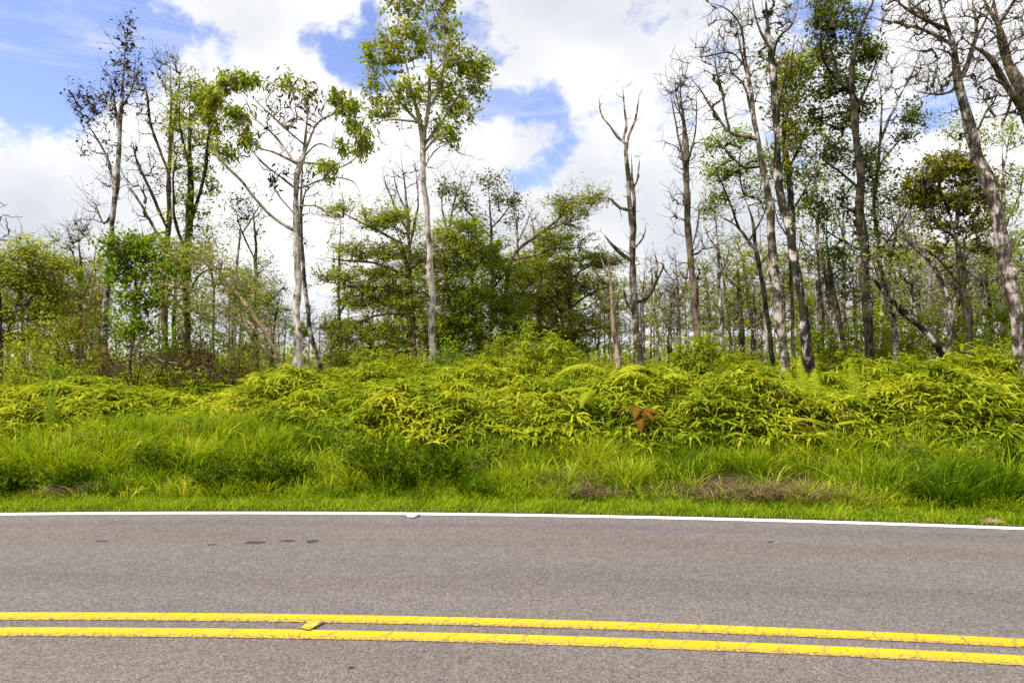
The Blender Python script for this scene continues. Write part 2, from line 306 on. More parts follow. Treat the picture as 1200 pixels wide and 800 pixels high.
# ------------------------------------------------------------------ tree grower
K = 7
class Grow:
    """traced trunk and limbs, then twigs grown from the nearest wood towards points of each foliage region"""
    def __init__(s, seed, up=.6):
        s.rg = np.random.default_rng(seed); s.N = []; s.T = []; s.Rr = []; s.own = []; s.up = up
        s.main = []; s.paths = []; s.tips = []
    def add_main(s, pts, rad, sides=10, wob=.35, taper=True):
        """pts (n,3) and radii -> a thick member; kept as its own mesh"""
        A = catmull(np.hstack([pts, np.asarray(rad)[:, None]]), max(.16, min(.35, np.mean(rad) * 3)))
        P = A[:, :3].copy(); r = np.maximum(A[:, 3], .004)
        if taper: r = r * (1 - .8 * sst(.72, 1, np.linspace(0, 1, len(r))))
        n = len(P); s1 = s.rg.normal(size=(n, 3))
        for _ in range(2): s1[1:-1] = (s1[:-2] + s1[1:-1] * 2 + s1[2:]) / 4
        s1[0] = 0; P += s1 * (r[:, None] * wob + .006) * np.array([1, 1, .3])
        lo = np.interp(np.arange(n), np.linspace(0, n - 1, n // 3 + 2), s.rg.normal(size=n // 3 + 2)); r = r * (1 + .10 * s.rg.normal(size=n).clip(-2, 2) + .09 * lo.clip(-2, 2)); s.main.append((P, r, sides))
        T = norm(np.gradient(P, axis=0))
        s.N.append(P); s.T.append(T); s.Rr.append(r); s.own.append(np.full(n, -len(s.main)))
        return P
    def snap(s, p):
        A = np.concatenate(s.N); return A[np.argmin(((A - p) ** 2).sum(1))]
    def grow(s, pts, leaf, rtip=.008, curve=.45, lift=.15, minz=-9, mk=None):
        N = np.concatenate(s.N); T = np.concatenate(s.T); Rr = np.concatenate(s.Rr); own = np.concatenate(s.own)
        d0 = np.array([np.min(((N - p) ** 2).sum(1)) for p in pts]); order = np.argsort(d0)
        cap = len(N) + len(pts) * (K - 1)
        NN = np.empty((cap, 3)); TT = np.empty((cap, 3)); RR = np.empty(cap); OO = np.empty(cap, int); m = len(N)
        NN[:m], TT[:m], RR[:m], OO[:m] = N, T, Rr, own
        base = len(s.paths)
        for oi in order:
            p = pts[oi]; dv = p - NN[:m]; h = np.hypot(dv[:, 0], dv[:, 1]); dz = dv[:, 2]
            cost = np.sqrt(h * h + dz * dz) + s.up * np.maximum(0, .35 * h - dz) + np.where(NN[:m, 2] < minz, 5, 0)
            j = int(np.argmin(cost)); a = NN[j]; v = p - a; L = np.linalg.norm(v)
            if L < .02: continue
            t0 = TT[j]; hd = v - t0 * (v @ t0); c1 = a + norm(norm(v) * .9 + t0 * curve + norm(hd) * .2) * L * .5
            t = np.linspace(0, 1, K)[:, None]
            Pp = (1 - t) ** 2 * a + 2 * t * (1 - t) * (c1 + np.array([0, 0, -lift * L * .3])) + t * t * p
            wv = s.rg.normal(size=(K, 3)) * L * .045; wv[0] = 0; Pp = Pp + wv
            s.paths.append([Pp, OO[j], RR[j], rtip, 0, leaf]); q = len(s.paths) - 1
            NN[m:m + K - 1] = Pp[1:]; TT[m:m + K - 1] = norm(np.gradient(Pp, axis=0))[1:]; RR[m:m + K - 1] = 9; OO[m:m + K - 1] = q; m += K - 1
            s.tips.append((p, leaf, q, mk, Pp))
        s.N = [NN[:m]]; s.T = [TT[:m]]; s.Rr = [RR[:m]]; s.own = [OO[:m]]
    def fans(s, n, L, rtip=.006, fz=1.):
        """short end twigs at every tip"""
        out = []
        for p, leaf, q, mk, _ in list(s.tips):
            Pp = s.paths[q][0]; t = norm(Pp[-1] - Pp[-3])
            for _ in range(n):
                d = norm((t * .7 + s.rg.normal(size=3) * .75 + np.array([0, 0, .25])) * np.array([1, 1, fz])); l = L * s.rg.uniform(.5, 1.3)
                st = Pp[s.rg.integers(3, K)]
                tt = np.linspace(0, 1, K)[:, None]
                P2 = st + d * l * tt + s.rg.normal(size=(K, 3)) * l * .05 * tt + np.array([0, 0, .12 * fz]) * l * tt ** 2
                out.append([P2, q, 9, rtip, 0, 0])
                if leaf: s.tips.append((P2[-1], leaf, q, mk, P2))
        s.fan = out
    def wood(s):
        paths = s.paths + getattr(s, 'fan', [])
        for i in range(len(paths) - 1, -1, -1):
            o = paths[i][1]
            if o >= 0: paths[o][4] += paths[i][4] + 1
        if not paths: return None
        P = np.array([p[0] for p in paths]); n = np.array([p[4] for p in paths]); rt = np.array([p[3] for p in paths]); rp = np.array([p[2] for p in paths])
        r0 = np.minimum(rt * (1 + n) ** .46 * 1.1, np.where(rp < 8, rp * .75, 9)); r1 = np.minimum(rt * .55, r0)
        t = np.linspace(0, 1, K)[None]; Rd = r0[:, None] * (1 - t) + r1[:, None] * t
        Rd = Rd * (1 + .12 * s.rg.normal(size=Rd.shape).clip(-2, 2))
        home = np.zeros(len(paths), int)
        for i, p in enumerate(paths): home[i] = -p[1] - 1 if p[1] < 0 else home[p[1]]
        return P, Rd, home
    def members(s, root, mat, o, first='trunk', rest='limb', mat2=None):
        """one mesh per traced member, each with the twigs that grow from it"""
        wd = s.wood()
        for i, (mp, mr, sides) in enumerate(s.main):
            parts = [tubes(mp[None] - root, mr[None], sides)]
            if wd is not None and (wd[2] == i).any():
                k = wd[2] == i; parts.append(tubes(wd[0][k] - root, wd[1][k], 5))
            v, q = join(parts); mesh(first if i == 0 else rest, v, q, mat if i == 0 else (mat2 or mat), o, smooth=True)
def foliage(g, o, root, L, nf, spread, flat, wid, droop, crown='crown'):
    rg = g.rg; by = {}
    for p, lv, q, mk, pp in g.tips:
        if lv and mk: by.setdefault(mk, []).append((pp, lv))
    for mk, tl in by.items():
        cs = []; tn = []
        for p, lv in tl:
            m = rg.poisson(lv / (1 + nf))
            u = (1.06 - .75 * rg.uniform(size=m) ** 1.5) * (K - 1); j = np.clip(u.astype(int), 0, K - 2); f = (u - j)[:, None]
            cs.append(p[j] * (1 - f) + p[j + 1] * f + rg.normal(size=(m, 3)) * spread * np.array([1, 1, .45 if flat > .45 else .8])); tn.append(np.full(m, rg.normal() * .16))
        cs = np.concatenate(cs); tn = np.concatenate(tn)
        if len(cs):
            v, q = leafquads(cs - root, L, rg, flat, wid, droop)
            mesh(crown, v, q, LM[mk], o, tint=np.clip(tn + .45 + rg.normal(size=len(cs)) * .2, 0, 1))
def proj_w(w, Y): return w * Y / F / 2 * .82
def tree(name, label, cat, Y, trunk, limbs=(), blobs=(), bark='grey', leaf=None, L=.09, seed=1, twigs=True, group=None,
         fan=(2, .45), up=.6, rtip=.008, flat=.3, spread=.3, droop=0., depth=1.0, crown='crown', wid=.5, limbname='limb', lean=0., lmul=1.45, side=(14, 7, .6, 0), wmul=1., trunk_taper=True, limbbark=None):
    """trunk [(px,py,w)], limbs [[(px,py,w)...]...], blobs [(px,py,rx,ry,tips,leaves per tip)] -- traced on the photograph, given depth here"""
    g = Grow(seed, up); rg = g.rg
    P = np.array([at(x, y, Y + lean * (trunk[0][1] - y) / 400.) for x, y, w in trunk]); w = [proj_w(t[2], Y) * wmul for t in trunk]
    gz = float(ground(P[0][0], P[0][1])) - .15
    if P[0][2] > gz + .1: P = np.vstack([[P[0][0] - (P[1][0] - P[0][0]) * .1, P[0][1], gz], P]); w = [w[0] * 1.25] + w
    P[1:, 1] += np.cumsum(rg.normal(size=len(P) - 1)) * .12
    root = np.array([P[0][0], P[0][1], gz + .15])
    o = empty(name, root, label, cat, group)
    TP = g.add_main(P, w, 12, taper=trunk_taper)
    for lb in limbs:
        p0 = at(lb[0][0], lb[0][1], Y); p0 = g.snap(p0); dy = rg.uniform(-.55, .55) * depth
        Q = [p0]; acc = 0
        for a, b in zip(lb[:-1], lb[1:]):
            acc += math.hypot(b[0] - a[0], b[1] - a[1]) * Y / F
            Q.append(at(b[0], b[1], p0[1] + dy * acc + rg.normal() * .05))
        g.add_main(np.array(Q), [proj_w(q[2], Y) * wmul for q in lb], 7)
    sp = []
    for i, (mp, mr, _) in enumerate(g.main):
        m = len(mp); k = int((side[0] if i == 0 else side[1]) * (1 if m > 4 else .5))
        for _ in range(k):
            u = rg.uniform(.3, .98) if i == 0 else rg.uniform(.25, 1); p = mp[min(int(u * m), m - 1)]; d = norm(rg.normal(size=3) * np.array([1, 1, .6]) + np.array([0, 0, .35]))
            sp.append(p + d * rg.uniform(.15, side[2]) * (1 if rg.uniform() < .8 else 1.6))
    if sp: g.grow(np.array(sp), side[3], rtip, mk=leaf)
    for bl in blobs:
        x, y, rx, ry, nt_, lv = bl[:6]; nt_ = int(nt_ * (1.5 if len(fan) > 2 else 1.)); r = np.array([rx, ry]) * Y / F
        dz = (r[0] + min(r[0], r[1])) * .5 * depth
        u = rg.normal(size=(nt_, 3)); u = norm(u) * rg.uniform(.15, 1, (nt_, 1)) ** .5
        r[1] *= 1.6 if len(fan) > 2 else 1.
        c = at(x, y + (rg.normal() * 3 if len(fan) > 2 else 0), Y + lean * (trunk[0][1] - y) / 400. + (bl[6] if len(bl) > 6 else 0))
        g.grow(c + u * np.array([r[0], dz, r[1]]), lv * lmul, rtip, mk=bl[7] if len(bl) > 7 else leaf)
    if fan[0] and g.tips: g.fans(*fan[:2], rtip=rtip * .7, fz=fan[2] if len(fan) > 2 else 1.)
    mats = B[bark]
    g.members(root, mats, o, 'trunk', limbname, B[limbbark] if limbbark else mats)
    foliage(g, o, root, L, fan[0], spread, flat, wid, droop, crown)
    return o
# ------------------------------------------------------------------ light and sky
SUN_EL, SUN_AZ = 56, -125        # azimuth measured from straight ahead (+Y), negative to the left
def setup_light():
    el, az = R(SUN_EL), R(SUN_AZ)
    d = np.array([math.sin(az) * math.cos(el), math.cos(az) * math.cos(el), math.sin(el)])   # towards the sun
    ld = bpy.data.lights.new('sun', 'SUN'); lo = bpy.data.objects.new('sun', ld); C.objects.link(lo)
    ld.energy = 3.3; ld.angle = R(2.0); ld.color = (1, .95, .87); lo.location = (0, 0, 40)
    from mathutils import Vector
    lo.rotation_euler = Vector(-d).to_track_quat('-Z', 'Y').to_euler()
    w = bpy.data.worlds.new('World'); S.world = w; w.use_nodes = True
    nt = w.node_tree; nt.nodes.clear(); L = nt.links.new
    out = nd(nt, 'ShaderNodeOutputWorld'); bg = nd(nt, 'ShaderNodeBackground'); bg.inputs[1].default_value = SKY
    sky = nd(nt, 'ShaderNodeTexSky', sky_type='NISHITA'); sky.sun_disc = False; sky.sun_elevation = el; sky.sun_rotation = az % (2 * math.pi)
    sky.air_density = 1.0; sky.dust_density = .6; sky.ozone_density = 2.2
    tc = nd(nt, 'ShaderNodeTexCoord'); D = tc.outputs['Generated']
    # domain stretched so that cloud bases lie flat
    mp = nd(nt, 'ShaderNodeMapping'); mp.inputs['Scale'].default_value = (1, 1, 1.35); mp.inputs['Location'].default_value = (2.3, .7, .4); L(D, mp.inputs[0])
    n1 = nd(nt, 'ShaderNodeTexNoise', Scale=3.4, Detail=12.0, Roughness=.56, Distortion=.25); L(mp.outputs[0], n1.inputs[0])
    n2 = nd(nt, 'ShaderNodeTexNoise', Scale=9.0, Detail=9.0, Roughness=.6, Distortion=.4); L(mp.outputs[0], n2.inputs[0])
    n4 = nd(nt, 'ShaderNodeTexNoise', Scale=24.0, Detail=8.0, Roughness=.62, Distortion=.3); L(mp.outputs[0], n4.inputs[0])
    n3 = nd(nt, 'ShaderNodeTexNoise', Scale=3.2, Detail=7.0, Roughness=.55); L(mp.outputs[0], n3.inputs[0])
    cov = math_(nt, 'ADD', math_(nt, 'MULTIPLY', n1.outputs[0], 1.7), math_(nt, 'MULTIPLY', n2.outputs[0], 1.1))
    cov = math_(nt, 'ADD', cov, math_(nt, 'MULTIPLY', n4.outputs[0], .75))
    cov = math_(nt, 'ADD', cov, -.995)
    sz = nd(nt, 'ShaderNodeSeparateXYZ'); L(D, sz.inputs[0])
    lowz = nd(nt, 'ShaderNodeMapRange', interpolation_type='SMOOTHSTEP'); L(sz.outputs[2], lowz.inputs[0]); lowz.inputs[1].default_value = .36; lowz.inputs[2].default_value = .14; lowz.inputs[3].default_value = 0; lowz.inputs[4].default_value = .35
    cov = math_(nt, 'ADD', cov, lowz.outputs[0])
    for px, py, r, amp in BLUE:
        v = ray(px, py); v = v / np.linalg.norm(v)
        dn = nd(nt, 'ShaderNodeVectorMath', operation='DISTANCE'); L(D, dn.inputs[0]); dn.inputs[1].default_value = tuple(v)
        k = nd(nt, 'ShaderNodeMapRange', interpolation_type='SMOOTHSTEP'); L(dn.outputs['Value'], k.inputs[0])
        k.inputs[1].default_value = 0; k.inputs[2].default_value = r / F * 1.15; k.inputs[3].default_value = -amp * .8; k.inputs[4].default_value = 0
        cov = math_(nt, 'ADD', cov, k.outputs[0])
    dens = nd(nt, 'ShaderNodeMapRange', interpolation_type='SMOOTHSTEP'); L(cov, dens.inputs[0]); dens.inputs[1].default_value = .38; dens.inputs[2].default_value = .70
    cl = ramp(nt, [(.33, (.70, .73, .79)), (.50, (.92, .935, .965)), (.6, (1.08, 1.08, 1.08))], n3.outputs[0])
    m = nd(nt, 'ShaderNodeMix', data_type='RGBA', blend_type='MULTIPLY'); m.inputs[0].default_value = 1; L(cl.outputs[0], m.inputs[6]); m.inputs[7].default_value = (CLOUD, CLOUD, CLOUD, 1)
    sk = nd(nt, 'ShaderNodeMix', data_type='RGBA', blend_type='MULTIPLY'); sk.inputs[0].default_value = 1; L(sky.outputs[0], sk.inputs[6]); sk.inputs[7].default_value = (*SKYTINT, 1)
    m5 = nd(nt, 'ShaderNodeMapping'); m5.inputs['Scale'].default_value = (2.2, 2.2, 9); m5.inputs['Rotation'].default_value = (0, R(38), 0); L(D, m5.inputs[0])
    n5 = nd(nt, 'ShaderNodeTexNoise', Scale=2.0, Detail=9.0, Roughness=.62, Distortion=.6); L(m5.outputs[0], n5.inputs[0])
    wis = nd(nt, 'ShaderNodeMapRange', interpolation_type='SMOOTHSTEP'); L(n5.outputs[0], wis.inputs[0]); wis.inputs[1].default_value = .47; wis.inputs[2].default_value = .76; wis.inputs[4].default_value = .5
    alpha = math_(nt, 'MAXIMUM', dens.outputs[0], wis.outputs[0])
    x = nd(nt, 'ShaderNodeMix', data_type='RGBA'); L(alpha, x.inputs[0]); L(sk.outputs[2], x.inputs[6]); L(m.outputs[2], x.inputs[7])
    L(x.outputs[2], bg.inputs[0]); L(bg.outputs[0], out.inputs[0])
SKY = .1; CLOUD = 4.9; SKYTINT = (1.15, 1.02, 1.18)
BLUE = [(-40, 20, 130, .5), (40, 10, 130, .5), (110, 55, 90, .42), (190, 50, 80, .36), (0, 120, 80, .35), (270, 0, 70, .3), (10, 235, 60, .2),
        (425, 50, 60, .5), (390, 85, 50, .45), (440, 95, 45, .4), (355, 45, 30, .25),
        (575, 125, 45, .5), (612, 122, 40, .5), (650, 125, 30, .4), (655, 185, 38, .5), (620, 212, 40, .5), (596, 215, 30, .35),
        (1085, 125, 50, .36), (1115, 130, 40, .33), (955, 25, 60, .3), (1010, 15, 50, .22), (1060, 160, 40, .28)]
EXPOSURE = 1.12
setup_light()
# ------------------------------------------------------------------ the setting
def build_ground():
    a = np.concatenate([[-900, -500, -250, -120, -70, -45], np.arange(-32, 32.1, .5), [45, 70, 120, 250, 500, 900]])
    b = np.concatenate([[-900, -500, -250, -120, -70, -45, -30, -20, -12, -8], np.arange(-6, 7.4, .5), np.arange(7.4, 14, .25), np.arange(14, 40, .7), [42, 50, 60, 75, 95, 120, 170, 250, 500, 900]])
    X, Y = np.meshgrid(a, b); Z = ground(X, Y)
    V = np.stack([X, Y, Z], -1).reshape(-1, 3); na, nb = len(a), len(b)
    i = np.arange(nb - 1)[:, None] * na + np.arange(na - 1)[None]
    Q = np.stack([i, i + 1, i + na + 1, i + na], -1).reshape(-1, 4)
    return tag(mesh('ground', V, Q, groundmat(), smooth=True), kind='structure')
def arc(name, r0, r1, z, mat, parent=None, a0=-75, a1=75, n=300, nr=2, across=False):
    th = np.radians(np.linspace(a0, a1, n)); rr = np.linspace(r0, r1, nr)
    T, Q_ = np.meshgrid(th, rr)
    V = np.stack([CX + Q_ * np.sin(T), CY + Q_ * np.cos(T), np.full_like(T, z)], -1).reshape(-1, 3)
    i = np.arange(nr - 1)[:, None] * n + np.arange(n - 1)[None]
    Q = np.stack([i + n, i + n + 1, i + 1, i], -1).reshape(-1, 4)[:, ::-1]
    ti = np.repeat(np.linspace(1, 0, nr), n) if across else None
    return mesh(name, V, Q, mat, parent, tint=ti, attr='across')
build_ground()
road = tag(arc('road', RE - 9.2, RE, 0, roadmat(), nr=6), kind='structure')
yel = paintmat('yellow_paint', (.56, .325, .003), (.64, .385, .005), .70, .80, 0, 1)
whi = paintmat('white_paint', (.66, .64, .62), (.76, .74, .72), .70, .84, 0, 1)
arc('centre_line', RY[1], RY[0], .004, yel, road, nr=4, across=True); arc('centre_line', RY[3], RY[2], .004, yel, road, nr=4, across=True)
arc('edge_line', RW0, RW1, .004, whi, road, nr=3)
arc('edge_line', RE - 9.1, RE - 8.98, .004, whi, road, nr=3)
tar = simple('tar', (.045, .042, .043), .8)
for px, py, w, d in ((299, 635.5, .10, .05), (338, 633.5, .085, .04), (366, 634, .05, .055), (248, 638, .05, .02), (119, 634, .06, .018), (411, 782, .022, .016), (903, 635, .03, .03)):
    x, y = flat(px, py); n = 18; a = np.arange(n) / n * 6.283
    q = 1 + .25 * rng.normal(size=n); ox = np.cos(a) * w * q; oy = np.sin(a) * d * q
    V = np.concatenate([np.stack([ox * f + x, oy * f + y, np.full(n, .003)], 1) for f in (.02, .6, 1)])
    Q = [[k * n + j, k * n + (j + 1) % n, (k + 1) * n + (j + 1) % n, (k + 1) * n + j] for k in (0, 1) for j in range(n)]
    mesh('tar_patch', V, np.array(Q)[:, ::-1], tar, road)
def marker(px, py, rot, cb, cl, label, half=.05, ly=1.):
    x, y = flat(px, py); o = empty('road_marker', (x, y, .006), label, 'road marker')
    def frust(name, x0, x1, y0, y1, z0, z1, ix, iy, m):
        V = [(x0, y0, z0), (x1, y0, z0), (x1, y1, z0), (x0, y1, z0), (x0 + ix, y0 + iy, z1), (x1 - ix, y0 + iy, z1), (x1 - ix, y1 - iy, z1), (x0 + ix, y1 - iy, z1)]
        ob = mesh(name, V, [(0, 3, 2, 1), (4, 5, 6, 7), (0, 1, 5, 4), (1, 2, 6, 5), (2, 3, 7, 6), (3, 0, 4, 7)], m, o)
        bv = ob.modifiers.new('bevel', 'BEVEL'); bv.width = .002; bv.segments = 2; return ob
    h = half
    frust('adhesive_pad', -h * 1.3, h * 1.25, -h * ly * 1.12, h * ly * 1.08, -.004, .003, .006, .006, tar)
    frust('body', -h, h, -h * ly, h * ly, .003, .024, h * .55, .008, simple('marker_body', cb, .4, .5))
    le = simple('marker_lens', cl, .4, .3)
    for s in (-1, 1):
        V = []
        for (u, zz) in ((1.0, .0055), (.5, .0215)):
            for v in (-.72, .72): V.append((s * (h * u + .0022), v * h * ly, zz + .0012))
        ob = mesh('lens', V, [(0, 1, 3, 2) if s > 0 else (0, 2, 3, 1)], le, o)
        so = ob.modifiers.new('thickness', 'SOLIDIFY'); so.thickness = .002
    o.rotation_euler[2] = R(rot)
marker(366.5, 733.5, -24, (.60, .37, .008), (.80, .66, .16), 'yellow raised road marker between the two yellow centre lines', .036, 2.0)
marker(484, 605.0, -20, (.70, .68, .62), (.85, .84, .80), 'white raised road marker beside the white edge line', .05, 1.5)
# ------------------------------------------------------------------ ground plants
def blades(P, h, w, rg, az=None, lean=(.1, .6), k=4, bend=1.0):
    n = len(P); az = rg.uniform(0, 6.283, n) if az is None else az
    ln = rg.uniform(*lean, n); t = np.linspace(0, 1, k)[None]
    d = np.stack([np.cos(az), np.sin(az), np.zeros(n)], 1)
    hor = (ln[:, None] * t + bend * ln[:, None] * t ** 2.2) * h[:, None] * .7
    z = h[:, None] * (t - .38 * bend * ln[:, None] * t ** 3)
    A = P[:, None, :] + d[:, None, :] * hor[..., None]; A[..., 2] += z
    wp = np.interp(np.linspace(0, 1, k), [0, .4, .8, 1], [.8, 1, .6, .06])[None] * w[:, None]
    ro = rg.uniform(-.8, .8, n); sd = np.stack([-np.sin(az + ro), np.cos(az + ro), np.zeros(n)], 1)
    return ribbons(A, wp, sd)
def blade_obj(name, P, h, w, rg, mat, tint, parent=None, root=None, **kw):
    k = kw.get('k', 4)
    if root is not None: P = P - np.asarray(root)
    v, q = blades(P, h, w, rg, **kw)
    return mesh(name, v, q, mat, parent, tint=np.repeat(np.clip(tint, 0, 1), k - 1))
def polar(x, s):
    """point at lateral x and distance s beyond the asphalt edge"""
    rr = RE + s; y = CY + np.sqrt(np.maximum(rr ** 2 - (x - CX) ** 2, 1)); return x, y
def pts(x, s):
    x, y = polar(x, s); return np.stack([x, y, ground(x, y)], 1)
g1 = np.random.default_rng(11)
n = 70000; x = g1.uniform(-13, 13, n); s = np.where(g1.uniform(size=n) < .97, g1.uniform(-.02, .95, n), g1.uniform(-.09, .02, n))
P = pts(x, s); hh = g1.lognormal(-2.75, .35, n) * (1 + .25 * wav(P[:, 0], P[:, 1], .8)) * np.where(s < .08, .6, 1.)
tag(blade_obj('mown_grass', P, hh, g1.uniform(.005, .011, n), g1, LM['mown'], .5 + .22 * wav(P[:, 0], P[:, 1], .7, 1) + .22 * g1.normal(size=n), lean=(.2, 1.1), k=3),
    'low mown yellow green grass strip running along the white edge line', 'grass', kind='stuff')
# tall grass, in tufts, thicker bare patches where straw shows
n_t = 5200; tx = g1.uniform(-14, 14, n_t); ts = g1.uniform(.72, 4.7, n_t)
tP = pts(tx, ts)
keep = ts < fern_front(tP[:, 0], tP[:, 1]) + g1.uniform(-.1, .7, n_t)
for cx_, cy_, rx_, ry_ in ((910, 572, 72, 17), (815, 568, 55, 18), (662, 560, 32, 19), (690, 578, 24, 8), (560, 550, 14, 8), (80, 575, 26, 9)):
    pxx = 600 + F * tP[:, 0] / tP[:, 1]; pyy = 430 + F * (CAMH - tP[:, 2]) / tP[:, 1]
    keep &= ~((((pxx - cx_) / rx_) ** 2 + ((pyy - cy_ - 3) / ry_) ** 2 < 1) & (g1.uniform(size=n_t) < .8))
for cx_, cy_, rx_, ry_ in ((375, 515, 28, 12), (300, 562, 62, 16), (470, 548, 60, 24), (525, 550, 34, 20), (255, 568, 34, 14), (20, 570, 36, 12)):
    keep &= ~((((pxx - cx_) / rx_) ** 2 + ((pyy - cy_) / ry_) ** 2 < 1) & (g1.uniform(size=n_t) < .6))
tP = tP[keep]; n_t = len(tP); m = g1.poisson(44, n_t)
idx = np.repeat(np.arange(n_t), m); n = len(idx)
off = g1.normal(size=(n, 2)) * .075
P = tP[idx].copy(); P[:, :2] += off; P[:, 2] = ground(P[:, 0], P[:, 1]) - .02
ss = rad(P[:, 0], P[:, 1]) - RE
ht = (.30 + .13 * wav(tP[:, 0], tP[:, 1], 1.3, 2) + .10 * wav(tP[:, 0], tP[:, 1], 4, 3) + .06 * g1.normal(size=n_t)).clip(.1, .6)
ht = ht * (.55 + .45 * sst(.7, 1.5, rad(tP[:, 0], tP[:, 1]) - RE))
hh = ht[idx] * g1.uniform(.45, 1.3, n)
az = np.arctan2(off[:, 1], off[:, 0]) + g1.normal(size=n) * .6
tt = .42 + .25 * wav(tP[:, 0], tP[:, 1], 2.2, 5) + .13 * g1.normal(size=n_t)
ti = tt[idx] + .16 * g1.normal(size=n); ti = np.where(g1.uniform(size=n) < .045, 1, ti)
tag(blade_obj('tall_grass', P, hh, np.where(g1.uniform(size=n) < .2, g1.uniform(.014, .024, n), g1.uniform(.006, .013, n)), g1, LM['grass'], ti, az=az, lean=(.1, .95), k=5),
    'unmown bright green grass covering the roadside bank', 'grass', kind='stuff')
def uluhe(base, faz, rg, L=(.13, .29), w=(.034, .060), m=6, k=9, e0=(-.1, .75), dr=(.8, 1.6), spread=2.3):
    n = len(base)
    az = faz[:, None] + np.linspace(-spread, spread, m)[None] + rg.normal(size=(n, m)) * .3
    l = rg.uniform(*L, (n, m)) * rg.uniform(.75, 1.2, (n, 1)); e = rg.uniform(*e0, (n, m)); d = rg.uniform(*dr, (n, m))
    az, l, e, d = (a.ravel() for a in (az, l, e, d)); N = n * m
    t = (np.arange(k - 1) + .5) / (k - 1); th = e[:, None] - d[:, None] * t[None] ** 1.2
    st = l[:, None] / (k - 1)
    hx = np.concatenate([np.zeros((N, 1)), np.cumsum(np.cos(th) * st, 1)], 1); hz = np.concatenate([np.zeros((N, 1)), np.cumsum(np.sin(th) * st, 1)], 1)
    A = np.repeat(base, m, 0)[:, None, :] + np.stack([np.cos(az)[:, None] * hx, np.sin(az)[:, None] * hx, hz], -1)
    pr = np.interp(np.linspace(0, 1, k), [0, .25, .6, 1], [.45, 1, .8, .07]) * (1 - .5 * (np.arange(k) % 2))
    W = rg.uniform(*w, N)[:, None] * pr[None]
    ro = rg.normal(size=N) * .35
    sd = np.stack([-np.sin(az) * np.cos(ro), np.cos(az) * np.cos(ro), np.sin(ro)], 1)
    v, q = ribbons(A, W, sd)
    return v, q, N, k
def fern_mesh(name, base, faz, tint, rg, mat, parent=None, root=None, jit=.12, **kw):
    if root is not None: base = base - np.asarray(root)
    v, q, N, k = uluhe(base, faz, rg, **kw); m = N // len(base)
    tn = np.repeat(tint, m) + rg.normal(size=N) * jit
    tn = tn[:, None] + np.linspace(-.10, .12, k - 1)[None]
    return mesh(name, v, q, mat, parent, tint=np.clip(tn.ravel(), 0, 1))
g2 = np.random.default_rng(21)
n = 56000; x = g2.uniform(-16, 16, n); s = 2.2 + 13 * g2.uniform(size=n) ** 1.35
P = pts(x, s); ff = fern_front(P[:, 0], P[:, 1]); k = (s > ff + g2.normal(size=n) * np.where(g2.uniform(size=n) < .8, .15, .55))
P, s, ff = P[k], s[k], ff[k]; n = len(P)
top = fern_h(P[:, 0], P[:, 1]) * (.45 + .55 * sst(0, .8, s - ff))
dpt = np.where(g2.uniform(size=n) < .62, g2.uniform(0, .10, n), g2.uniform(.0, .85, n))
tint = .52 + .20 * wav(P[:, 0], P[:, 1], 1.5, 6) + .15 * wav(P[:, 0], P[:, 1], 5, 1) + .11 * g2.normal(size=n)
P[:, 2] += top * (1 - dpt)
faz = -np.pi / 2 + g2.normal(size=n) * 1.1
big = g2.uniform(size=n) < .22
v1 = uluhe(P[~big], faz[~big], g2, L=(.12, .27), w=(.034, .058), m=6)
v2 = uluhe(P[big] + [0, 0, .04], faz[big], g2, L=(.20, .38), w=(.040, .064), m=7, e0=(.1, .9), dr=(1.2, 1.9), spread=2.0)
tt_ = []
for (vv, qq, N_, k_), sel, m_, up_ in ((v1, ~big, 6, 0), (v2, big, 7, .07)):
    tn = np.repeat(tint[sel], m_) + g2.normal(size=N_) * .12 + up_; tt_.append((tn[:, None] + np.linspace(-.10, .07, k_ - 1)[None]).ravel())
v, q = join([v1[:2], v2[:2]])
tag(mesh('fern_thicket', v, q, LM['fern'], tint=np.clip(np.concatenate(tt_), 0, 1)), 'thicket of drooping yellow green ferns covering the top of the bank', 'ferns', kind='stuff')
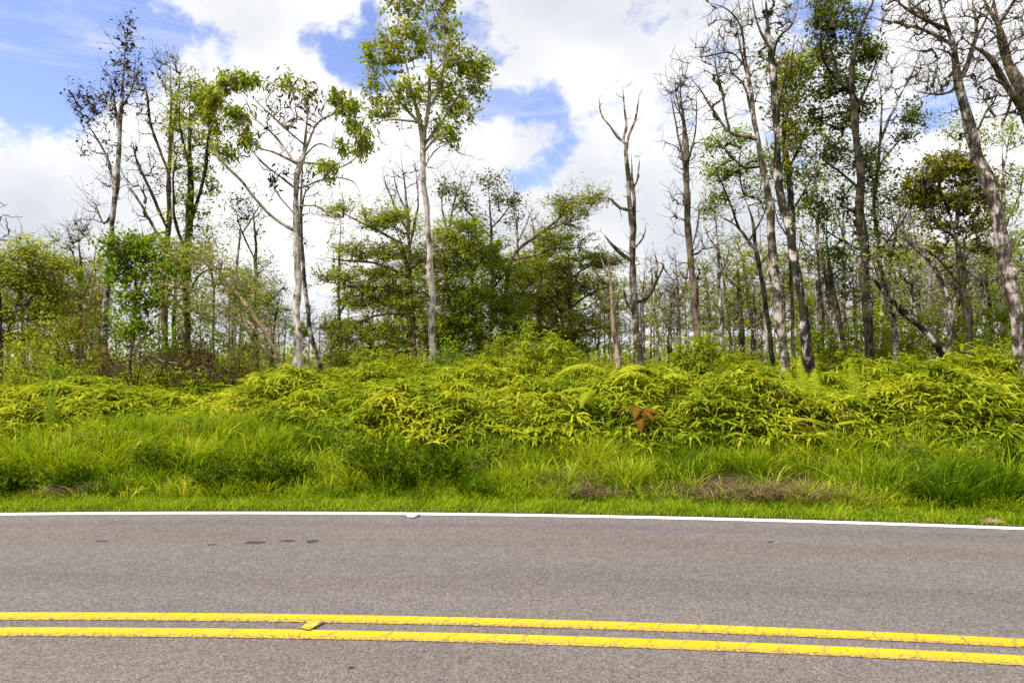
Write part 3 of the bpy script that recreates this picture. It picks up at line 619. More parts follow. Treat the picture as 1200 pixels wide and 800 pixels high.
# dead brown fern litter showing in the hollows
n = 4200; x = g2.uniform(-15, 15, n); s = g2.uniform(2.6, 9, n); P = pts(x, s)
k = (s > fern_front(P[:, 0], P[:, 1]) - .1) & (wav(P[:, 0], P[:, 1], 1.9, 7) > .22); P = P[k]
P[:, 2] += fern_h(P[:, 0], P[:, 1]) * g2.uniform(.35, .92, len(P))
tag(fern_mesh('dead_fern_litter', P, g2.uniform(0, 6.28, len(P)), g2.uniform(.2, .9, len(P)), g2, LM['fernbrown'], L=(.15, .32), w=(.015, .03), m=5),
    'withered brown fern leaves hanging in the hollows of the green thicket', 'dead ferns', kind='stuff')
def place(px, s): 
    """ground point that shows at column px, s metres beyond the asphalt edge"""
    y = 8 + s
    for _ in range(12):
        xx = (px - 600) / F * y; y = float(polar(xx, s)[1])
    return np.array([xx, y, float(ground(xx, y))])
def frond(name, base, az, Ln, e0, drp, pl, npair, mat, parent, root, rg, pw=.018, tint=.6):
    k = 14; t = np.linspace(0, 1, k); th = e0 - drp * t ** 1.15
    hx = np.concatenate([[0], np.cumsum(np.cos(th[:-1]) * Ln / (k - 1))]); hz = np.concatenate([[0], np.cumsum(np.sin(th[:-1]) * Ln / (k - 1))])
    ca, sa = math.cos(az), math.sin(az); A = np.stack([ca * hx, sa * hx, hz], 1) + (base - root)
    sd = np.array([-sa, ca, 0.])
    parts = [ribbons(A[None], np.linspace(.012, .003, k)[None], sd[None])]
    u = np.linspace(.14, .985, npair); bp = np.stack([np.interp(u, t, A[:, i]) for i in range(3)], 1)
    tg = norm(np.stack([np.interp(u, t, np.gradient(A[:, i])) for i in range(3)], 1))
    pf = np.interp(u, [0, .2, .45, 1], [.45, .9, 1, .12]) * pl
    for sg in (-1, 1):
        d = norm(sd * sg + tg * .35 + rg.normal(size=(npair, 3)) * .05); tt = np.linspace(0, 1, 5)[None, :, None]
        Pn = bp[:, None] + d[:, None] * tt * pf[:, None, None] + np.array([0, 0, -.38]) * tt ** 2 * pf[:, None, None]
        W = (pw * np.array([.7, 1, .75, .7, .08]))[None] * np.ones((npair, 1))
        parts.append(ribbons(Pn, W, tg))
    v, q = join(parts)
    return mesh(name, v, q, mat, parent, tint=np.clip(tint + rg.normal(size=len(q)) * .12, 0, 1))
def sword_fern(px, s, z0, label, fronds, mat='fern', seed=1, group=None, name='sword_fern', **kw):
    rg = np.random.default_rng(seed); b = place(px, s); o = empty(name, b, label, 'fern', group)
    for az, Ln, e0, drp in fronds:
        frond('frond', b + np.array([0, 0, z0]) + rg.normal(size=3) * .03, R(az), Ln, e0, drp, kw.get('pl', .17), kw.get('np', 30), LM[mat], o, b, rg, kw.get('pw', .02), kw.get('tint', .6))
    # short rootstock under the fronds
    t = np.linspace(0, 1, K)[:, None]; st = t * np.array([.03, .02, z0 + .05])
    v, q = tubes(st[None], np.linspace(.014, .006, K)[None], 7); mesh('stem', v, q, LM['weed'], o, smooth=True, tint=np.full(len(q), .6))
    return o
sword_fern(722, 4.4, .98, 'arching pale yellow fern frond topping the thicket, the left of two', [(175, 1.3, .75, 1.9), (20, .8, .9, 1.9)], 'fernyellow', 5, pl=.26, tint=.25, pw=.026, np=46)
sword_fern(768, 4.0, .9, 'arching pale yellow fern frond beside the first, above the orange fern', [(185, 1.0, .9, 2.2), (-10, .7, .8, 2.2)], 'fernyellow', 6, pl=.24, tint=.2, pw=.026, np=42)
sword_fern(748, 2.9, .50, 'dying orange and rust red fern drooping from the front of the thicket', [(-62, .42, .5, 1.9), (-95, .50, .2, 1.8), (-118, .40, .6, 2.1), (-20, .45, .6, 2.0), (-80, .36, .8, 2.3), (175, .36, .5, 1.8)], 'fernred', 7, pl=.10, tint=.45, pw=.017, np=30)
sword_fern(700, 3.3, .75, 'ochre yellow fern fronds fading left of the orange fern', [(190, .8, .9, 2.1), (150, .7, .8, 2.0), (240, .7, .7, 2.2)], 'fernyellow', 8, pl=.14, tint=.15)
sword_fern(945, 3.6, .35, 'upright green fern with tall narrow fronds at the foot of the dark trunk', [(80, 1.15, 1.45, .5), (110, 1.2, 1.3, .7), (60, 1.1, 1.25, .9), (20, 1.0, 1.1, 1.3), (160, 1.0, 1.1, 1.3), (-60, .8, .9, 1.6)], 'fern', 9, pl=.16, tint=.62)
sword_fern(1003, 3.7, .38, 'green fern with one upright frond and one long frond arching left', [(175, 1.45, .75, 1.2), (95, 1.0, 1.45, .4), (10, .9, .9, 1.5), (200, 1.1, .6, 1.2)], 'fern', 10, pl=.16, tint=.58)
sword_fern(975, 2.7, .35, 'bright lime fern with a long frond pointing right above the grass', [(200, 1.0, .35, .6), (165, .9, .5, .8), (15, .6, .4, .9)], 'fernyellow', 12, pl=.08, tint=.3)
sword_fern(232, 3.1, .2, 'dark green fern hanging in the hollow of the left fern bank', [(-70, .7, .9, 2.2), (-110, .8, .9, 2.3), (-30, .7, 1.0, 2.2), (-150, .7, 1.0, 2.2)], 'fern', 13, pl=.12, tint=.22)
sword_fern(60, 3.2, .3, 'dark upright fern standing in the pale ferns near the left edge', [(90, .7, 1.5, .3), (60, .6, 1.35, .6), (120, .6, 1.3, .6)], 'fern', 14, pl=.08, tint=.2)
# weeds and tufts on the bank
def weed(px, s, label, w, h, nst=26, mat='weed', seed=1, L=.05, name='weed_plant', group='leafy weeds in the bank grass', wid=.4, per=16, cat='weed'):
    rg = np.random.default_rng(seed); b = place(px, s); o = empty(name, b, label, cat, group)
    az = rg.uniform(0, 6.283, nst); rr = w * .5 * rg.uniform(.1, 1, nst) ** .6; hh = h * rg.uniform(.6, 1.1, nst) * (1 - .45 * (rr / (w * .5)) ** 2)
    t = np.linspace(0, 1, K)[None, :, None]
    r0 = rg.uniform(0, .5, (nst, 1)) * rr[:, None]; d = np.stack([np.cos(az), np.sin(az)], 1)
    A = np.zeros((nst, K, 3)); A[..., :2] = (d * r0)[:, None, :] + (d * (rr[:, None] - r0))[:, None, :] * t ** 1.4
    A[..., 2] = hh[:, None] * t[..., 0] ** .85; A += rg.normal(size=A.shape) * .012 * t
    v, q = tubes(A, np.broadcast_to(np.linspace(.004, .0015, K), (nst, K)), 4); mesh('stem', v, q, LM['deep'], o, tint=np.full(len(q), .3))
    ii = np.repeat(np.arange(nst), per); u = rg.uniform(.2, 1.02, len(ii)) * (K - 1); j = np.minimum(u.astype(int), K - 2); f = (u - j)[:, None]
    c = A[ii, j] * (1 - f) + A[ii, j + 1] * f + rg.normal(size=(len(ii), 3)) * .03
    v, q = leafquads(c, L, rg, .35, wid, .3); mesh('foliage', v, q, LM[mat], o, tint=np.clip(.45 + .22 * rg.normal(size=len(c)), 0, 1)); return o
def tuft(px, s, label, w, h, nb=240, mat='deep', seed=1, bw=(.008, .016), name='grass_tuft', lean=(.1, 1.), group='grass tufts on the bank', cat='grass tuft', bend=1.):
    rg = np.random.default_rng(seed); b = place(px, s); o = empty(name, b, label, cat, group)
    off = rg.normal(size=(nb, 2)) * w * .2; P = np.zeros((nb, 3)); P[:, :2] = off; P[:, 2] = ground(P[:, 0] + b[0], P[:, 1] + b[1]) - b[2] - .02
    az = np.arctan2(off[:, 1], off[:, 0]) + rg.normal(size=nb) * .5
    blade_obj('blade_clump', P, h * rg.uniform(.45, 1.15, nb), rg.uniform(*bw, nb), rg, LM[mat], .5 + .25 * rg.normal(size=nb), parent=o, az=az, lean=lean, k=6, bend=bend); return o
tuft(375, 2.55, 'dark green grass tussock standing alone below the left ferns', .75, .5, 420, seed=31)
tuft(1104, .98, 'large glossy dark green grass tuft above the small stone', .7, .52, 300, seed=32, bw=(.012, .024))
tuft(1165, 1.25, 'long bladed green grass tuft near the right edge of the bank', .6, .55, 260, seed=33, bw=(.010, .02))
tuft(128, .95, 'low dark green grass tuft left of the broad leafy weed patch', .5, .32, 260, seed=34)
tuft(560, .95, 'grass tuft at the foot of the central weeds', .5, .36, 240, seed=35)
tuft(790, 1.5, 'dark green tuft left of the dry grass and stones', .4, .38, 200, seed=36)
tuft(225, 1.9, 'upright green grass tuft left of centre of the bank', .5, .5, 240, mat='grass', seed=37)
tuft(690, 2.2, 'pale green tall grass tuft below the orange fern', .6, .5, 260, mat='grass', seed=38, bw=(.006, .012))
tuft(870, 2.1, 'tall bright grass tuft above the dry grass heap', .6, .45, 260, mat='grass', seed=39, bw=(.006, .012))
WE = [(255, 1.0, .8, .42, 'weed', 'dark leafy weed low on the left bank beside the roadside strip'),
      (300, 1.0, 1.0, .50, 'weed', 'broad dark green weed with small leaves low on the left bank'),
      (345, 1.25, .7, .45, 'weed', 'leafy weed right of the broad left weed'),
      (20, .95, .9, .40, 'weed', 'dull green weed at the left edge of the bank'),
      (85, 1.1, .6, .36, 'weed', 'small leafy weed near the left edge beside dead stalks'),
      (190, 1.7, .7, .42, 'weed', 'leafy weed halfway up the left bank'),
      (440, 1.4, .9, .55, 'weed', 'grey green weed at the left of the central weed patch'),
      (478, 1.2, 1.1, .60, 'weed', 'tallest dark weed in the centre of the bank'),
      (525, 1.3, .8, .52, 'weed', 'dark weed right of the tallest central weed'),
      (410, 1.9, .8, .5, 'mid', 'pale leafy weed behind the central weed patch'),
      (585, 1.8, .6, .4, 'mid', 'light green weed between the central weeds and brown litter'),
      (1140, 2.3, .8, .4, 'mid', 'pale green weed under the ferns at the right'),
      (1060, 2.45, .6, .3, 'silver', 'pale low weed with whitish leaves below the right ferns'),
      (1190, 2.0, .7, .45, 'weed', 'dark green weed at the right edge of the bank'),
      (120, 2.4, .8, .45, 'mid', 'yellow green weed under the left fern bank')]
for i, (px, s_, w_, h_, mt, lb) in enumerate(WE): weed(px, s_, lb, w_ * 1.1, h_ * 1.15, int(52 * w_ + 10), mt, 50 + i, L=.06)
def straw(px, s, label, w, d, nb, seed, h=.16):
    rg = np.random.default_rng(seed); b = place(px, s); o = empty('dry_grass_heap', b, label, 'dry grass', 'heaps of dry grass on the bank')
    P = np.zeros((nb, 3)); P[:, 0] = rg.normal(size=nb) * w * .35; P[:, 1] = rg.normal(size=nb) * d * .35
    P[:, 2] = ground(P[:, 0] + b[0], P[:, 1] + b[1]) - b[2] + rg.uniform(0, .07, nb)
    blade_obj('straw_layer', P, h * rg.uniform(.5, 1.7, nb), rg.uniform(.004, .010, nb), rg, LM['straw'], .45 + .28 * rg.normal(size=nb), parent=o, lean=(1., 2.2), k=5, bend=.8)
    if nb < 500: return
    c = np.zeros((nb // 2, 3)); c[:, 0] = rg.normal(size=nb // 2) * w * .35; c[:, 1] = rg.normal(size=nb // 2) * d * .3; c[:, 2] = ground(c[:, 0] + b[0], c[:, 1] + b[1]) - b[2] + rg.uniform(0, .05, nb // 2)
    v, q = leafquads(c, .05, rg, .5, .5); mesh('leaf_litter', v, q, LM['fernbrown'], o, tint=rg.uniform(0, 1, len(c)))
straw(915, .95, 'wide heap of dry tan grass low on the right bank', 1.5, .42, 800, 71, .18)
straw(820, 1.05, 'brown leaf litter and dry grass left of the wide tan heap', 1.0, .45, 420, 72, .14)
straw(662, 1.25, 'brown dry litter hollow in the bank below the orange fern', .6, .5, 420, 73, .15)
straw(690, .85, 'scatter of dead brown stalks just above the grass strip', .5, .2, 300, 74, .12)
straw(80, .85, 'dead brown stalks above the grass strip near the left edge', .7, .2, 170, 75, .14)
straw(560, 1.75, 'small patch of pale dry stalks right of the central weeds', .3, .25, 100, 76, .16)
# stones
def rock(px, s, size, label, mat, seed, rot=0, group=None, name='stone', lift=.3):
    rg = np.random.default_rng(seed); b = place(px, s); nu, nv = 14, 9
    u = np.arange(nu) / nu * 6.283; v = np.linspace(-1.35, 1.35, nv); U, Vv = np.meshgrid(u, v)
    rr = 1 + .13 * np.sin(2 * U + seed) * np.cos(Vv) + .10 * np.sin(3 * U + 2 * Vv + seed * 2) + .05 * rg.normal(size=U.shape)
    A = np.stack([np.cos(U) * np.cos(Vv) * size[0] * rr, np.sin(U) * np.cos(Vv) * size[1] * rr, np.sin(Vv) * size[2] * rr + size[2] * lift], -1).reshape(-1, 3)
    Q = [[i * nu + j, i * nu + (j + 1) % nu, (i + 1) * nu + (j + 1) % nu, (i + 1) * nu + j] for i in range(nv - 1) for j in range(nu)]
    Q += [[(nv - 1) * nu + a for a in (0, 1, k, k + 1)] if False else [(nv - 1) * nu, (nv - 1) * nu + k, (nv - 1) * nu + k + 1, (nv - 1) * nu + k + 2] for k in range(1, nu - 2, 2)]
    o = mesh(name, A, Q, mat, loc=b, smooth=True); o.rotation_euler[2] = R(rot); return tag(o, label, 'stone', group)
st = barkmat('weathered_stone', (.07, .055, .03), (.14, .11, .06), (.22, .18, .11), .55, mossamt=.2, zs=1)
lava = barkmat('lava_stone', (.03, .025, .028), (.12, .10, .10), (.34, .29, .29), .58, mossamt=.2, zs=1)
rock(1157, .10, (.11, .045, .04), 'small flat tan stone at the edge of the grass beside the white line', st, 3, -22)
for i, (px, s_, a, lb) in enumerate([(826, 1.15, .10, 'pale grey lava stone among brown litter, left of the dry heap'), (846, 1.06, .11, 'dark purple grey lava stone between litter and the dry heap'),
        (858, 1.04, .07, 'small dark lava stone beside the purple grey one'), (797, .9, .06, 'small pinkish stone low in the litter on the bank'), (812, 1.3, .08, 'half buried dark stone above the pinkish one')]):
    rock(px, s_, (a, a * .8, a * .6), lb, lava, 80 + i, i * 37, 'lava stones in the bank')
# ------------------------------------------------------------------ trees traced from the photograph
T = tree
T('ohia_tree', 'tall thin tree at left with withered purple leaf tufts against the blue sky', 'tree', 20,
  [(126, 442, 10), (131, 380, 9), (135, 300, 8), (141, 220, 7), (146, 140, 5.5), (150, 70, 4), (150, 22, 2)],
  [[(141, 230, 5), (128, 190, 4), (112, 160, 3), (98, 138, 1.5)], [(144, 165, 4), (133, 110, 2.5), (126, 85, 1.5)], [(146, 130, 3), (158, 95, 2.5), (163, 70, 1.5)], [(139, 250, 4), (122, 262, 3), (112, 240, 2), (102, 236, 1)]],
  [(150, 42, 11, 24, 30, 4.5), (146, 88, 24, 24, 44, 4), (106, 122, 30, 22, 52, 5), (138, 122, 20, 22, 24, 3.5), (163, 95, 12, 18, 18, 4), (112, 168, 24, 28, 34, 1), (125, 205, 16, 24, 18, 1), (108, 240, 14, 10, 10, 0)],
  'grey', 'purple', .10, 101, fan=(2, .35), spread=.06, lmul=1.1, up=.9, rtip=.007)
T('ohia_tree', 'nearly bare brown tree right of the purple leaved tree, twigs like a broom', 'tree', 21,
  [(189, 440, 9), (189, 340, 8), (190, 250, 7), (193, 170, 6), (196, 100, 4), (192, 56, 2)],
  [[(190, 265, 5), (172, 215, 4), (160, 185, 3), (154, 160, 1.5)], [(190, 290, 5), (165, 240, 4), (148, 212, 2)], [(192, 205, 5), (178, 150, 4), (172, 110, 3), (165, 88, 1.5)], [(193, 170, 4), (206, 130, 3.5), (213, 74, 1.5)], [(189, 330, 4), (172, 290, 3), (165, 262, 2)]],
  [(194, 85, 20, 30, 34, 0), (172, 130, 16, 34, 22, 0), (160, 195, 18, 30, 20, 0), (205, 150, 14, 35, 16, 4), (185, 220, 14, 30, 10, 5), (190, 330, 16, 50, 12, 8)],
  'brown', 'olive', .085, 102, fan=(3, .4), spread=0.10)
T('ohia_tree', 'dark mossy tree with yellow green leaves up its trunk, left of the pale tree', 'tree', 20,
  [(217, 438, 11), (219, 340, 10), (221, 250, 9), (224, 170, 7), (222, 108, 4)],
  [[(221, 265, 6), (238, 215, 5), (245, 150, 4), (240, 108, 2)], [(220, 300, 5), (206, 260, 4), (203, 215, 3), (208, 170, 2)], [(220, 350, 5), (236, 320, 3), (262, 315, 2), (272, 305, 1)], [(223, 200, 4), (212, 150, 3), (210, 110, 1.5)]],
  [(225, 108, 22, 16, 16, 40), (244, 130, 16, 20, 14, 36), (212, 140, 16, 22, 14, 32), (236, 165, 22, 22, 16, 30), (220, 195, 18, 25, 14, 28), (243, 215, 14, 24, 10, 22), (214, 240, 20, 30, 14, 26), (228, 290, 20, 30, 14, 30), (215, 345, 18, 35, 14, 26), (228, 395, 16, 25, 8, 20)],
  'dark', 'ohia', .09, 103, fan=(3, .4), spread=0.10)
T('leafy_sapling', 'bright green leafy young tree in front of the purple leaved tree', 'tree', 18.5,
  [(150, 440, 5), (154, 370, 4), (158, 310, 3), (160, 275, 2)], [[(155, 350, 3), (178, 310, 2.5), (196, 290, 1.5)], [(157, 330, 3), (140, 300, 2), (130, 285, 1.5)]],
  [(150, 292, 26, 16, 18, 60), (185, 292, 24, 18, 16, 55), (165, 318, 26, 16, 16, 50), (135, 318, 14, 12, 8, 45), (160, 352, 20, 16, 12, 48), (158, 385, 22, 16, 14, 48), (205, 318, 16, 14, 8, 40), (190, 350, 16, 20, 10, 35), (228, 305, 16, 16, 8, 35)],
  'brown', 'bright', .12, 104, fan=(3, .35), spread=0.11, lmul=.95)
T('umbrella_tree', 'pale white trunked spreading tree with drooping leaf bunches at its branch ends', 'tree', 18,
  [(351, 440, 14.5), (347, 390, 11.5), (344, 320, 10.5), (342, 250, 9.5), (345, 200, 8), (350, 172, 6.5), (354, 135, 4), (353, 100, 3), (348, 66, 1.2)],
  [[(339, 271, 5), (317, 252, 4.5), (299, 233, 4.5), (284, 214, 4), (263, 192, 3.5), (248, 168, 3), (243, 148, 1.8)], [(341, 214, 4), (325, 204, 3.5), (309, 192, 3), (289, 170, 1.8)], [(342, 189, 4), (322, 179, 3), (303, 173, 2.5), (285, 160, 1.2)],
   [(346, 178, 4), (322, 159, 3.2), (298, 137, 2.5), (281, 101, 1.3)], [(348, 166, 4), (331, 148, 3), (311, 129, 2.4), (287, 105, 1.2)], [(350, 170, 4), (372, 145, 3.2), (394, 131, 2.4), (398, 113, 1.3)], [(353, 181, 4), (377, 193, 3), (396, 197, 2.5), (416, 186, 2), (428, 168, 1.2)],
   [(348, 217, 4), (377, 211, 3.2), (394, 208, 2.5), (414, 213, 2), (423, 228, 1.2)], [(350, 175, 4), (372, 169, 2.6), (394, 174, 2), (412, 160, 1.2)], [(345, 236, 4), (369, 241, 3), (384, 250, 2.2), (400, 262, 1.3)], [(343, 250, 3), (326, 228, 2), (316, 208, 1.5)]],
  [(335, 128, 28, 34, 50, 2, 0, 'purple'), (365, 130, 20, 32, 34, 2, 0, 'purple'), (285, 97, 17, 8, 8, 55), (260, 102, 7, 9, 4, 52), (250, 118, 13, 13, 8, 55), (275, 138, 15, 16, 10, 52), (291, 165, 12, 8, 6, 52), (262, 181, 14, 9, 6, 44), (243, 140, 10, 14, 5, 52),
   (395, 114, 7, 6, 5, 52), (405, 128, 13, 9, 8, 52), (417, 148, 8, 7, 5, 52), (427, 170, 13, 14, 8, 44), (386, 200, 11, 10, 7, 52), (402, 180, 10, 8, 4, 39), (332, 98, 20, 8, 10, 14), (361, 110, 10, 8, 6, 14), (324, 215, 8, 18, 8, 8, 0, 'purple')],
  'pale', 'albizia', .17, 105, fan=(2, .2), spread=.10, droop=.9, wid=.3, up=.35, lmul=.8)
T('ohia_tree', 'thin dark trunk leaning close behind the pale spreading tree', 'tree', 18.5,
  [(374, 434, 7), (362, 385, 6.5), (352, 310, 5.5), (350, 220, 4.5), (353, 172, 3)], [[(351, 250, 3), (358, 225, 2), (372, 215, 1)]], [(352, 200, 12, 30, 10, 6), (352, 270, 10, 22, 6, 9)], 'grey', 'purple', .08, 106, fan=(1, .35), spread=0.07)
T('leaning_tree', 'slender tan tree arching left in two stems beside the pale tree', 'tree', 17.5,
  [(330, 437, 7), (320, 402, 5.5), (297, 365, 5), (262, 326, 4), (230, 300, 3), (200, 282, 1.6)],
  [[(324, 425, 4.5), (311, 412, 4), (285, 382, 3.8), (262, 362, 3), (238, 350, 1.5)], [(272, 335, 3), (250, 330, 2.5), (225, 318, 1.3)]],
  [(238, 305, 26, 16, 14, 26), (268, 335, 24, 16, 14, 26), (212, 345, 26, 18, 14, 24), (245, 362, 28, 18, 16, 26), (285, 372, 24, 16, 12, 26), (205, 300, 16, 16, 8, 22), (290, 345, 18, 14, 8, 22)],
  'tan', 'silver', .075, 107, fan=(3, .4), spread=0.14, depth=1.2)
T('thin_tree', 'thin dark tree with sparse tufted crown standing left of the pale trunk', 'tree', 26,
  [(296, 432, 5.5), (295, 340, 5), (293, 280, 4), (289, 225, 2)], [[(294, 300, 3), (281, 265, 2), (275, 240, 1)], [(293, 270, 2.5), (302, 245, 1.6), (305, 232, 1)]],
  [(285, 240, 18, 22, 24, 8, 0, 'purple'), (300, 265, 14, 20, 12, 9), (305, 325, 22, 30, 16, 18), (280, 350, 20, 30, 14, 16), (310, 380, 18, 25, 10, 18)], 'dark', 'silver', .09, 108, fan=(2, .45), spread=0.12)
T('ohia_tree', 'tall straight tree right of centre left, bare trunk topped by a yellow green crown', 'tree', 20,
  [(507, 437, 11.5), (505, 370, 10), (502, 290, 9), (497, 200, 8.5), (494, 162, 8), (487, 125, 6), (478, 88, 4.5), (470, 48, 3), (464, 8, 2)],
  [[(495, 168, 6), (502, 120, 5), (505, 70, 4), (500, 20, 2.6), (497, -25, 1.5)], [(496, 172, 5), (515, 146, 4.2), (536, 115, 3), (551, 92, 1.6)], [(496, 176, 4), (522, 150, 3), (548, 143, 1.6)], [(491, 148, 5), (465, 115, 3.5), (440, 78, 1.8)], [(490, 138, 4), (460, 140, 2.6), (438, 144, 1.3)], [(500, 130, 4), (518, 90, 3), (520, 40, 2), (515, 0, 1.2)], [(502, 90, 3), (525, 70, 2.4), (546, 66, 1.3)], [(496, 195, 3), (508, 178, 2.2), (524, 168, 1.2)]],
  [(447, 66, 24, 14, 18, 50), (478, 50, 24, 24, 22, 46), (512, 45, 24, 26, 22, 46), (545, 72, 28, 14, 20, 50), (556, 95, 16, 18, 14, 46), (518, 105, 26, 20, 20, 42), (478, 112, 22, 20, 16, 40), (540, 128, 20, 12, 14, 40), (452, 128, 20, 12, 14, 40), (524, 160, 16, 12, 12, 36), (440, 92, 10, 12, 6, 36), (480, 4, 28, 18, 18, 44), (520, -2, 22, 20, 14, 44), (490, -35, 24, 18, 14, 44), (500, 150, 18, 14, 8, 24), (440, 112, 8, 8, 4, 34)],
  'pale', 'ohia', .11, 109, fan=(3, .4), spread=0.07, lmul=1.05)
T('bare_tree', 'leafless grey tree with curving upright branches just left behind the tall straight trunk', 'tree', 29,
  [(477, 424, 6), (479, 330, 5.5), (478, 262, 4.5), (472, 205, 3), (468, 172, 1.5)], [[(478, 275, 4), (460, 235, 3), (452, 215, 2), (447, 190, 1)], [(479, 285, 4), (490, 235, 3), (486, 190, 1.3)], [(478, 250, 3), (466, 225, 2), (458, 190, 1)]],
  [(462, 215, 16, 28, 22, 0), (485, 205, 14, 28, 18, 0), (474, 255, 18, 20, 10, 0)], 'grey', None, .09, 110, fan=(2, .5))
T('bare_tree', 'leafless grey tree with a curling top just right behind the tall straight trunk', 'tree', 30,
  [(518, 424, 6), (521, 330, 5), (527, 265, 4), (536, 225, 2.6), (552, 188, 1.2)], [[(526, 275, 3.4), (518, 240, 2.6), (522, 205, 1.2)], [(530, 250, 3), (548, 225, 2), (556, 200, 1)]],
  [(540, 210, 16, 22, 20, 0), (522, 225, 10, 25, 14, 0), (530, 270, 16, 20, 10, 0)], 'grey', None, .09, 111, fan=(2, .5))
FE = dict(fan=(5, .55, .4), spread=.07, lmul=2.1, flat=.35, wid=.34, up=.2, depth=1.1)
T('feathery_tree', 'dark branched tree of flat layered sprays left of the tall straight trunk', 'tree', 22,
  [(486, 434, 8), (484, 385, 7), (482, 335, 6), (474, 295, 5), (462, 262, 3)],
  [[(483, 330, 5), (442, 309, 4), (400, 305, 3), (378, 300, 1.4)], [(483, 345, 5), (428, 338, 4), (386, 331, 2)], [(470, 288, 4), (440, 269, 3.2), (414, 256, 2.5), (382, 238, 1.3)], [(485, 410, 6), (458, 416, 5), (420, 425, 3.5), (385, 432, 2)], [(484, 370, 4), (450, 368, 3), (408, 380, 1.5)], [(480, 320, 4), (500, 300, 3), (520, 290, 1.5)]],
  [(442, 258, 24, 7, 14, 26), (468, 266, 30, 10, 18, 30), (395, 248, 14, 6, 8, 20), (420, 296, 38, 6, 18, 26), (470, 300, 34, 10, 20, 34), (400, 325, 34, 6, 16, 24), (450, 330, 34, 8, 20, 32), (425, 355, 36, 7, 18, 26), (475, 360, 28, 10, 16, 34), (405, 388, 34, 8, 16, 26), (450, 395, 36, 9, 20, 32), (400, 412, 28, 7, 12, 26), (440, 420, 30, 8, 14, 30), (500, 335, 18, 12, 10, 30), (505, 385, 18, 14, 10, 34)], 'brown', 'feather', .095, 112, **FE)
T('feathery_tree', 'dense bright green tree right of the tall straight trunk', 'tree', 23,
  [(560, 428, 7), (556, 375, 6), (552, 315, 5), (548, 268, 3)], [[(556, 360, 4), (580, 335, 3), (600, 310, 2)], [(557, 370, 4), (535, 340, 3), (518, 305, 2)], [(553, 320, 3), (570, 295, 2.4), (582, 270, 1.3)]],
  [(540, 272, 26, 10, 18, 34), (520, 298, 26, 12, 18, 36), (562, 296, 28, 12, 20, 36), (590, 318, 24, 12, 16, 34), (530, 332, 28, 14, 20, 38), (570, 345, 34, 14, 24, 40), (538, 370, 26, 14, 18, 40), (592, 378, 28, 14, 20, 40), (548, 400, 30, 14, 22, 40), (600, 405, 26, 12, 16, 40), (515, 405, 22, 14, 14, 40), (575, 420, 34, 10, 18, 40)], 'brown', 'mid', .10, 113, **FE)
T('feathery_tree', 'airy light green tree filling the gap just right of the tall straight trunk', 'tree', 24.5,
  [(532, 428, 6), (530, 375, 5), (524, 320, 4), (520, 280, 2)], [[(529, 360, 3), (510, 330, 2.2), (492, 315, 1.2)], [(526, 330, 3), (545, 300, 2), (556, 280, 1.2)]],
  [(520, 275, 22, 10, 12, 26), (500, 318, 22, 10, 12, 28), (545, 300, 22, 10, 12, 28), (515, 350, 26, 10, 14, 30), (500, 395, 22, 12, 12, 30), (540, 385, 26, 12, 14, 30), (470, 415, 24, 10, 12, 30)], 'brown', 'pale', .095, 138, **FE)
T('feathery_tree', 'airy light green tree between the arching limb and the dark layered tree', 'tree', 25.5,
  [(632, 428, 6), (632, 375, 5), (634, 320, 4), (636, 285, 2)], [[(633, 350, 3), (655, 325, 2.2), (668, 310, 1.2)], [(632, 365, 3), (612, 340, 2), (602, 325, 1.2)]],
  [(636, 290, 20, 8, 10, 24), (655, 320, 22, 8, 12, 26), (612, 335, 22, 9, 12, 26), (640, 355, 26, 9, 14, 28), (615, 395, 24, 10, 12, 28), (655, 400, 24, 10, 12, 28)], 'brown', 'pale', .095, 139, **FE)
T('feathery_tree', 'tree with one long mossy limb arching up to the right over its neighbours', 'tree', 24,
  [(590, 428, 7), (591, 370, 6.5), (596, 318, 6), (608, 292, 5), (638, 270, 4.5), (660, 252, 3.5), (685, 233, 2.5), (702, 227, 1.2)], [[(640, 270, 3), (660, 262, 2.4), (684, 256, 1.2)], [(600, 305, 4), (625, 300, 3), (650, 290, 1.5)], [(655, 256, 2.5), (662, 235, 1.6), (668, 226, 1)]],
  [(672, 250, 20, 7, 16, 24), (694, 231, 12, 5, 12, 24), (655, 240, 12, 6, 8, 22), (640, 282, 22, 7, 12, 22), (620, 318, 24, 10, 14, 34), (612, 345, 26, 12, 14, 36), (665, 265, 16, 5, 8, 20), (618, 380, 26, 12, 14, 38)], 'brown', 'feather', .095, 114, **FE)
T('feathery_tree', 'dark green layered tree left of the dead forked snag', 'tree', 25,
  [(668, 428, 7.5), (667, 370, 6.5), (666, 315, 5), (664, 284, 3)], [[(667, 360, 4), (690, 345, 3), (716, 335, 1.5)], [(667, 375, 4), (645, 350, 3), (630, 338, 1.5)], [(666, 330, 3), (690, 312, 2.4), (722, 308, 1.2)], [(667, 395, 4), (696, 385, 3), (718, 380, 1.2)]],
  [(665, 286, 24, 7, 16, 32), (642, 308, 24, 8, 16, 34), (690, 304, 28, 7, 18, 32), (718, 310, 14, 5, 8, 26), (662, 330, 30, 8, 20, 34), (700, 338, 22, 6, 12, 26), (640, 352, 28, 9, 18, 36), (682, 362, 34, 7, 20, 32), (650, 388, 30, 10, 20, 38), (694, 388, 26, 7, 14, 32), (670, 412, 34, 9, 18, 36)], 'brown', 'feather', .095, 115, **FE)
